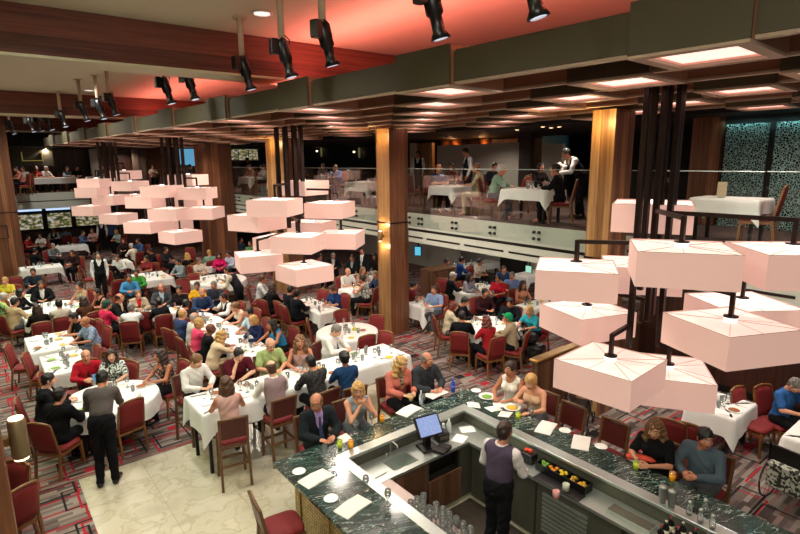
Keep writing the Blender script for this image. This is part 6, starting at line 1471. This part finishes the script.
for i, (px, py) in enumerate(((344, 438), (493, 409), (499, 405), (474, 405), (505, 414))):
    p = at(px, py, BT); o = obj('napkin', NAP, None, (p[0], p[1], BT+.001), i*1.3); o.scale = (1.25, 1.25, 1.2); tag(o, ['white napkin at the dark suit sleeve', 'white napkin left of the yellow food plate', 'white napkin beyond the yellow food plate', 'white napkin at the bar corner', 'white napkin near the bartender side'][i], 'napkin')
# orange purse on the lap side of the woman in black
p = at(641, 456, 1.16); o = MB(); o.box(-.05, .05, -.17, .17, 0, .07, b=.03); o = o.build('clutch_purse', mat('coral_leather', 'd2452c', .45), None, (p[0], p[1], BT+.001), .5); tag(o, 'coral orange clutch purse held over the bar', 'purse')
# napkin of the balcony waiter
p = atx(560, 166, 10.95); o = obj('napkin', NAP, None, tuple(p)); o.scale = (1.8, 1.8, 3.0); tag(o, 'white napkin in the hands of the bending balcony waiter', 'napkin')
p = at(92, 378, 1.1); o = MB(); o.box(-.03, .03, -.004, .004, -.06, .06, b=.003); o = o.build('name_badge', mat('badge_blue', '4a9ad0', .4), None, (at(94, 376, 1.02)[0], at(94, 376, 1.02)[1]-.02, 1.0)); tag(o, 'light blue badge on the chest of the red-shirted man', 'badge')

# ------------------------------------------------------------------ wheelchair at the right edge, folded pushchair by the partition
def wheel(m, c, r_, ax_y, n=28, t=.014, spokes=12, mi=0):
    pts = [(c[0]+r_*math.cos(2*math.pi*i/n)*(1 if ax_y else 0), c[1]+(0 if ax_y else r_*math.cos(2*math.pi*i/n)), c[2]+r_*math.sin(2*math.pi*i/n)) for i in range(n+1)]
    m.tube(pts, t, 6, mi, cap=False)
    for i in range(spokes):
        t_ = 2*math.pi*i/spokes; m.bar(c, (c[0]+r_*math.cos(t_)*(1 if ax_y else 0), c[1]+(0 if ax_y else r_*math.cos(t_)), c[2]+r_*math.sin(t_)), .005, .005, mi)
    return m
wc = empty('wheelchair', (8.42, 1.88, 0), math.radians(-8), 'black wheelchair with a woven seat cover at the right edge', 'wheelchair')
for s_ in (-1, 1): wheel(MB(), (0, s_*.3, .31), .30, True).build('wheel', BLACK, wc)
for s_ in (-1, 1): wheel(MB(), (.42, s_*.24, .09), .085, True, 14, .012, 6).build('caster', BLACK, wc)
m = MB(); m.box(-.2, .25, -.24, .24, .46, .50, b=.015); m.build('seat', BLACK, wc)
m = MB(); m.box(-.24, -.21, -.24, .24, .48, .92, b=.01); m.build('backrest', BLACK, wc)
m = MB()
for s_ in (-1, 1): m.tube([(-.34, s_*.25, .94), (-.23, s_*.25, .93), (-.22, s_*.25, .3), (.30, s_*.25, .3), (.36, s_*.24, .12)], .013, 8); m.tube([(-.2, s_*.26, .70), (.15, s_*.26, .70), (.2, s_*.26, .5)], .015, 8)
m.build('frame', BLACK, wc)
m = MB(); m.box(-.36, -.25, -.22, .22, .34, .72, b=.03); m.build('bag', pattern('woven_grey', '20241f', 'a7aaa0', 24, .5), wc)
pc = empty('pushchair', (8.15, 5.1, 0), .4, 'folded black pushchair standing by the wood partition', 'pushchair')
m = MB()
for s_ in (-1, 1): m.tube([(-.35, s_*.2, .1), (.1, s_*.2, .55), (.35, s_*.18, .95)], .014, 8); m.tube([(.3, s_*.2, .1), (-.1, s_*.2, .5), (-.3, s_*.2, .7)], .014, 8)
m.tube([(.35, -.18, .95), (.38, 0, .97), (.35, .18, .95)], .014, 8); m.build('frame', BLACK, pc)
for (x, y) in ((-.35, .22), (-.35, -.22), (.3, .22), (.3, -.22)): wheel(MB(), (x, y, .1), .09, True, 16, .018, 6).build('wheel', BLACK, pc)
m = MB(); m.box(-.2, .15, -.17, .17, .3, .5, b=.04); m.build('seat', BLACK, pc)
pk = empty('pushchair', (9.75, 7.35, 0), 1.9, 'black pushchair parked behind the green cap', 'pushchair')
m = MB()
for s_ in (-1, 1): m.tube([(-.35, s_*.2, .1), (.1, s_*.2, .55), (.35, s_*.18, .95)], .014, 8); m.tube([(.3, s_*.2, .1), (-.1, s_*.2, .5)], .014, 8)
m.tube([(.35, -.18, .95), (.38, 0, .97), (.35, .18, .95)], .014, 8); m.build('frame', BLACK, pk)
for (x, y) in ((-.35, .22), (-.35, -.22), (.3, .22), (.3, -.22)): wheel(MB(), (x, y, .1), .09, True, 16, .02, 6).build('wheel', BLACK, pk)
m = MB(); m.box(-.25, .15, -.19, .19, .3, .62, b=.06); m.build('seat', BLACK, pk); m = MB(); m.box(-.1, .28, -.2, .2, .63, .85, b=.08); m.build('hood', BLACK, pk)
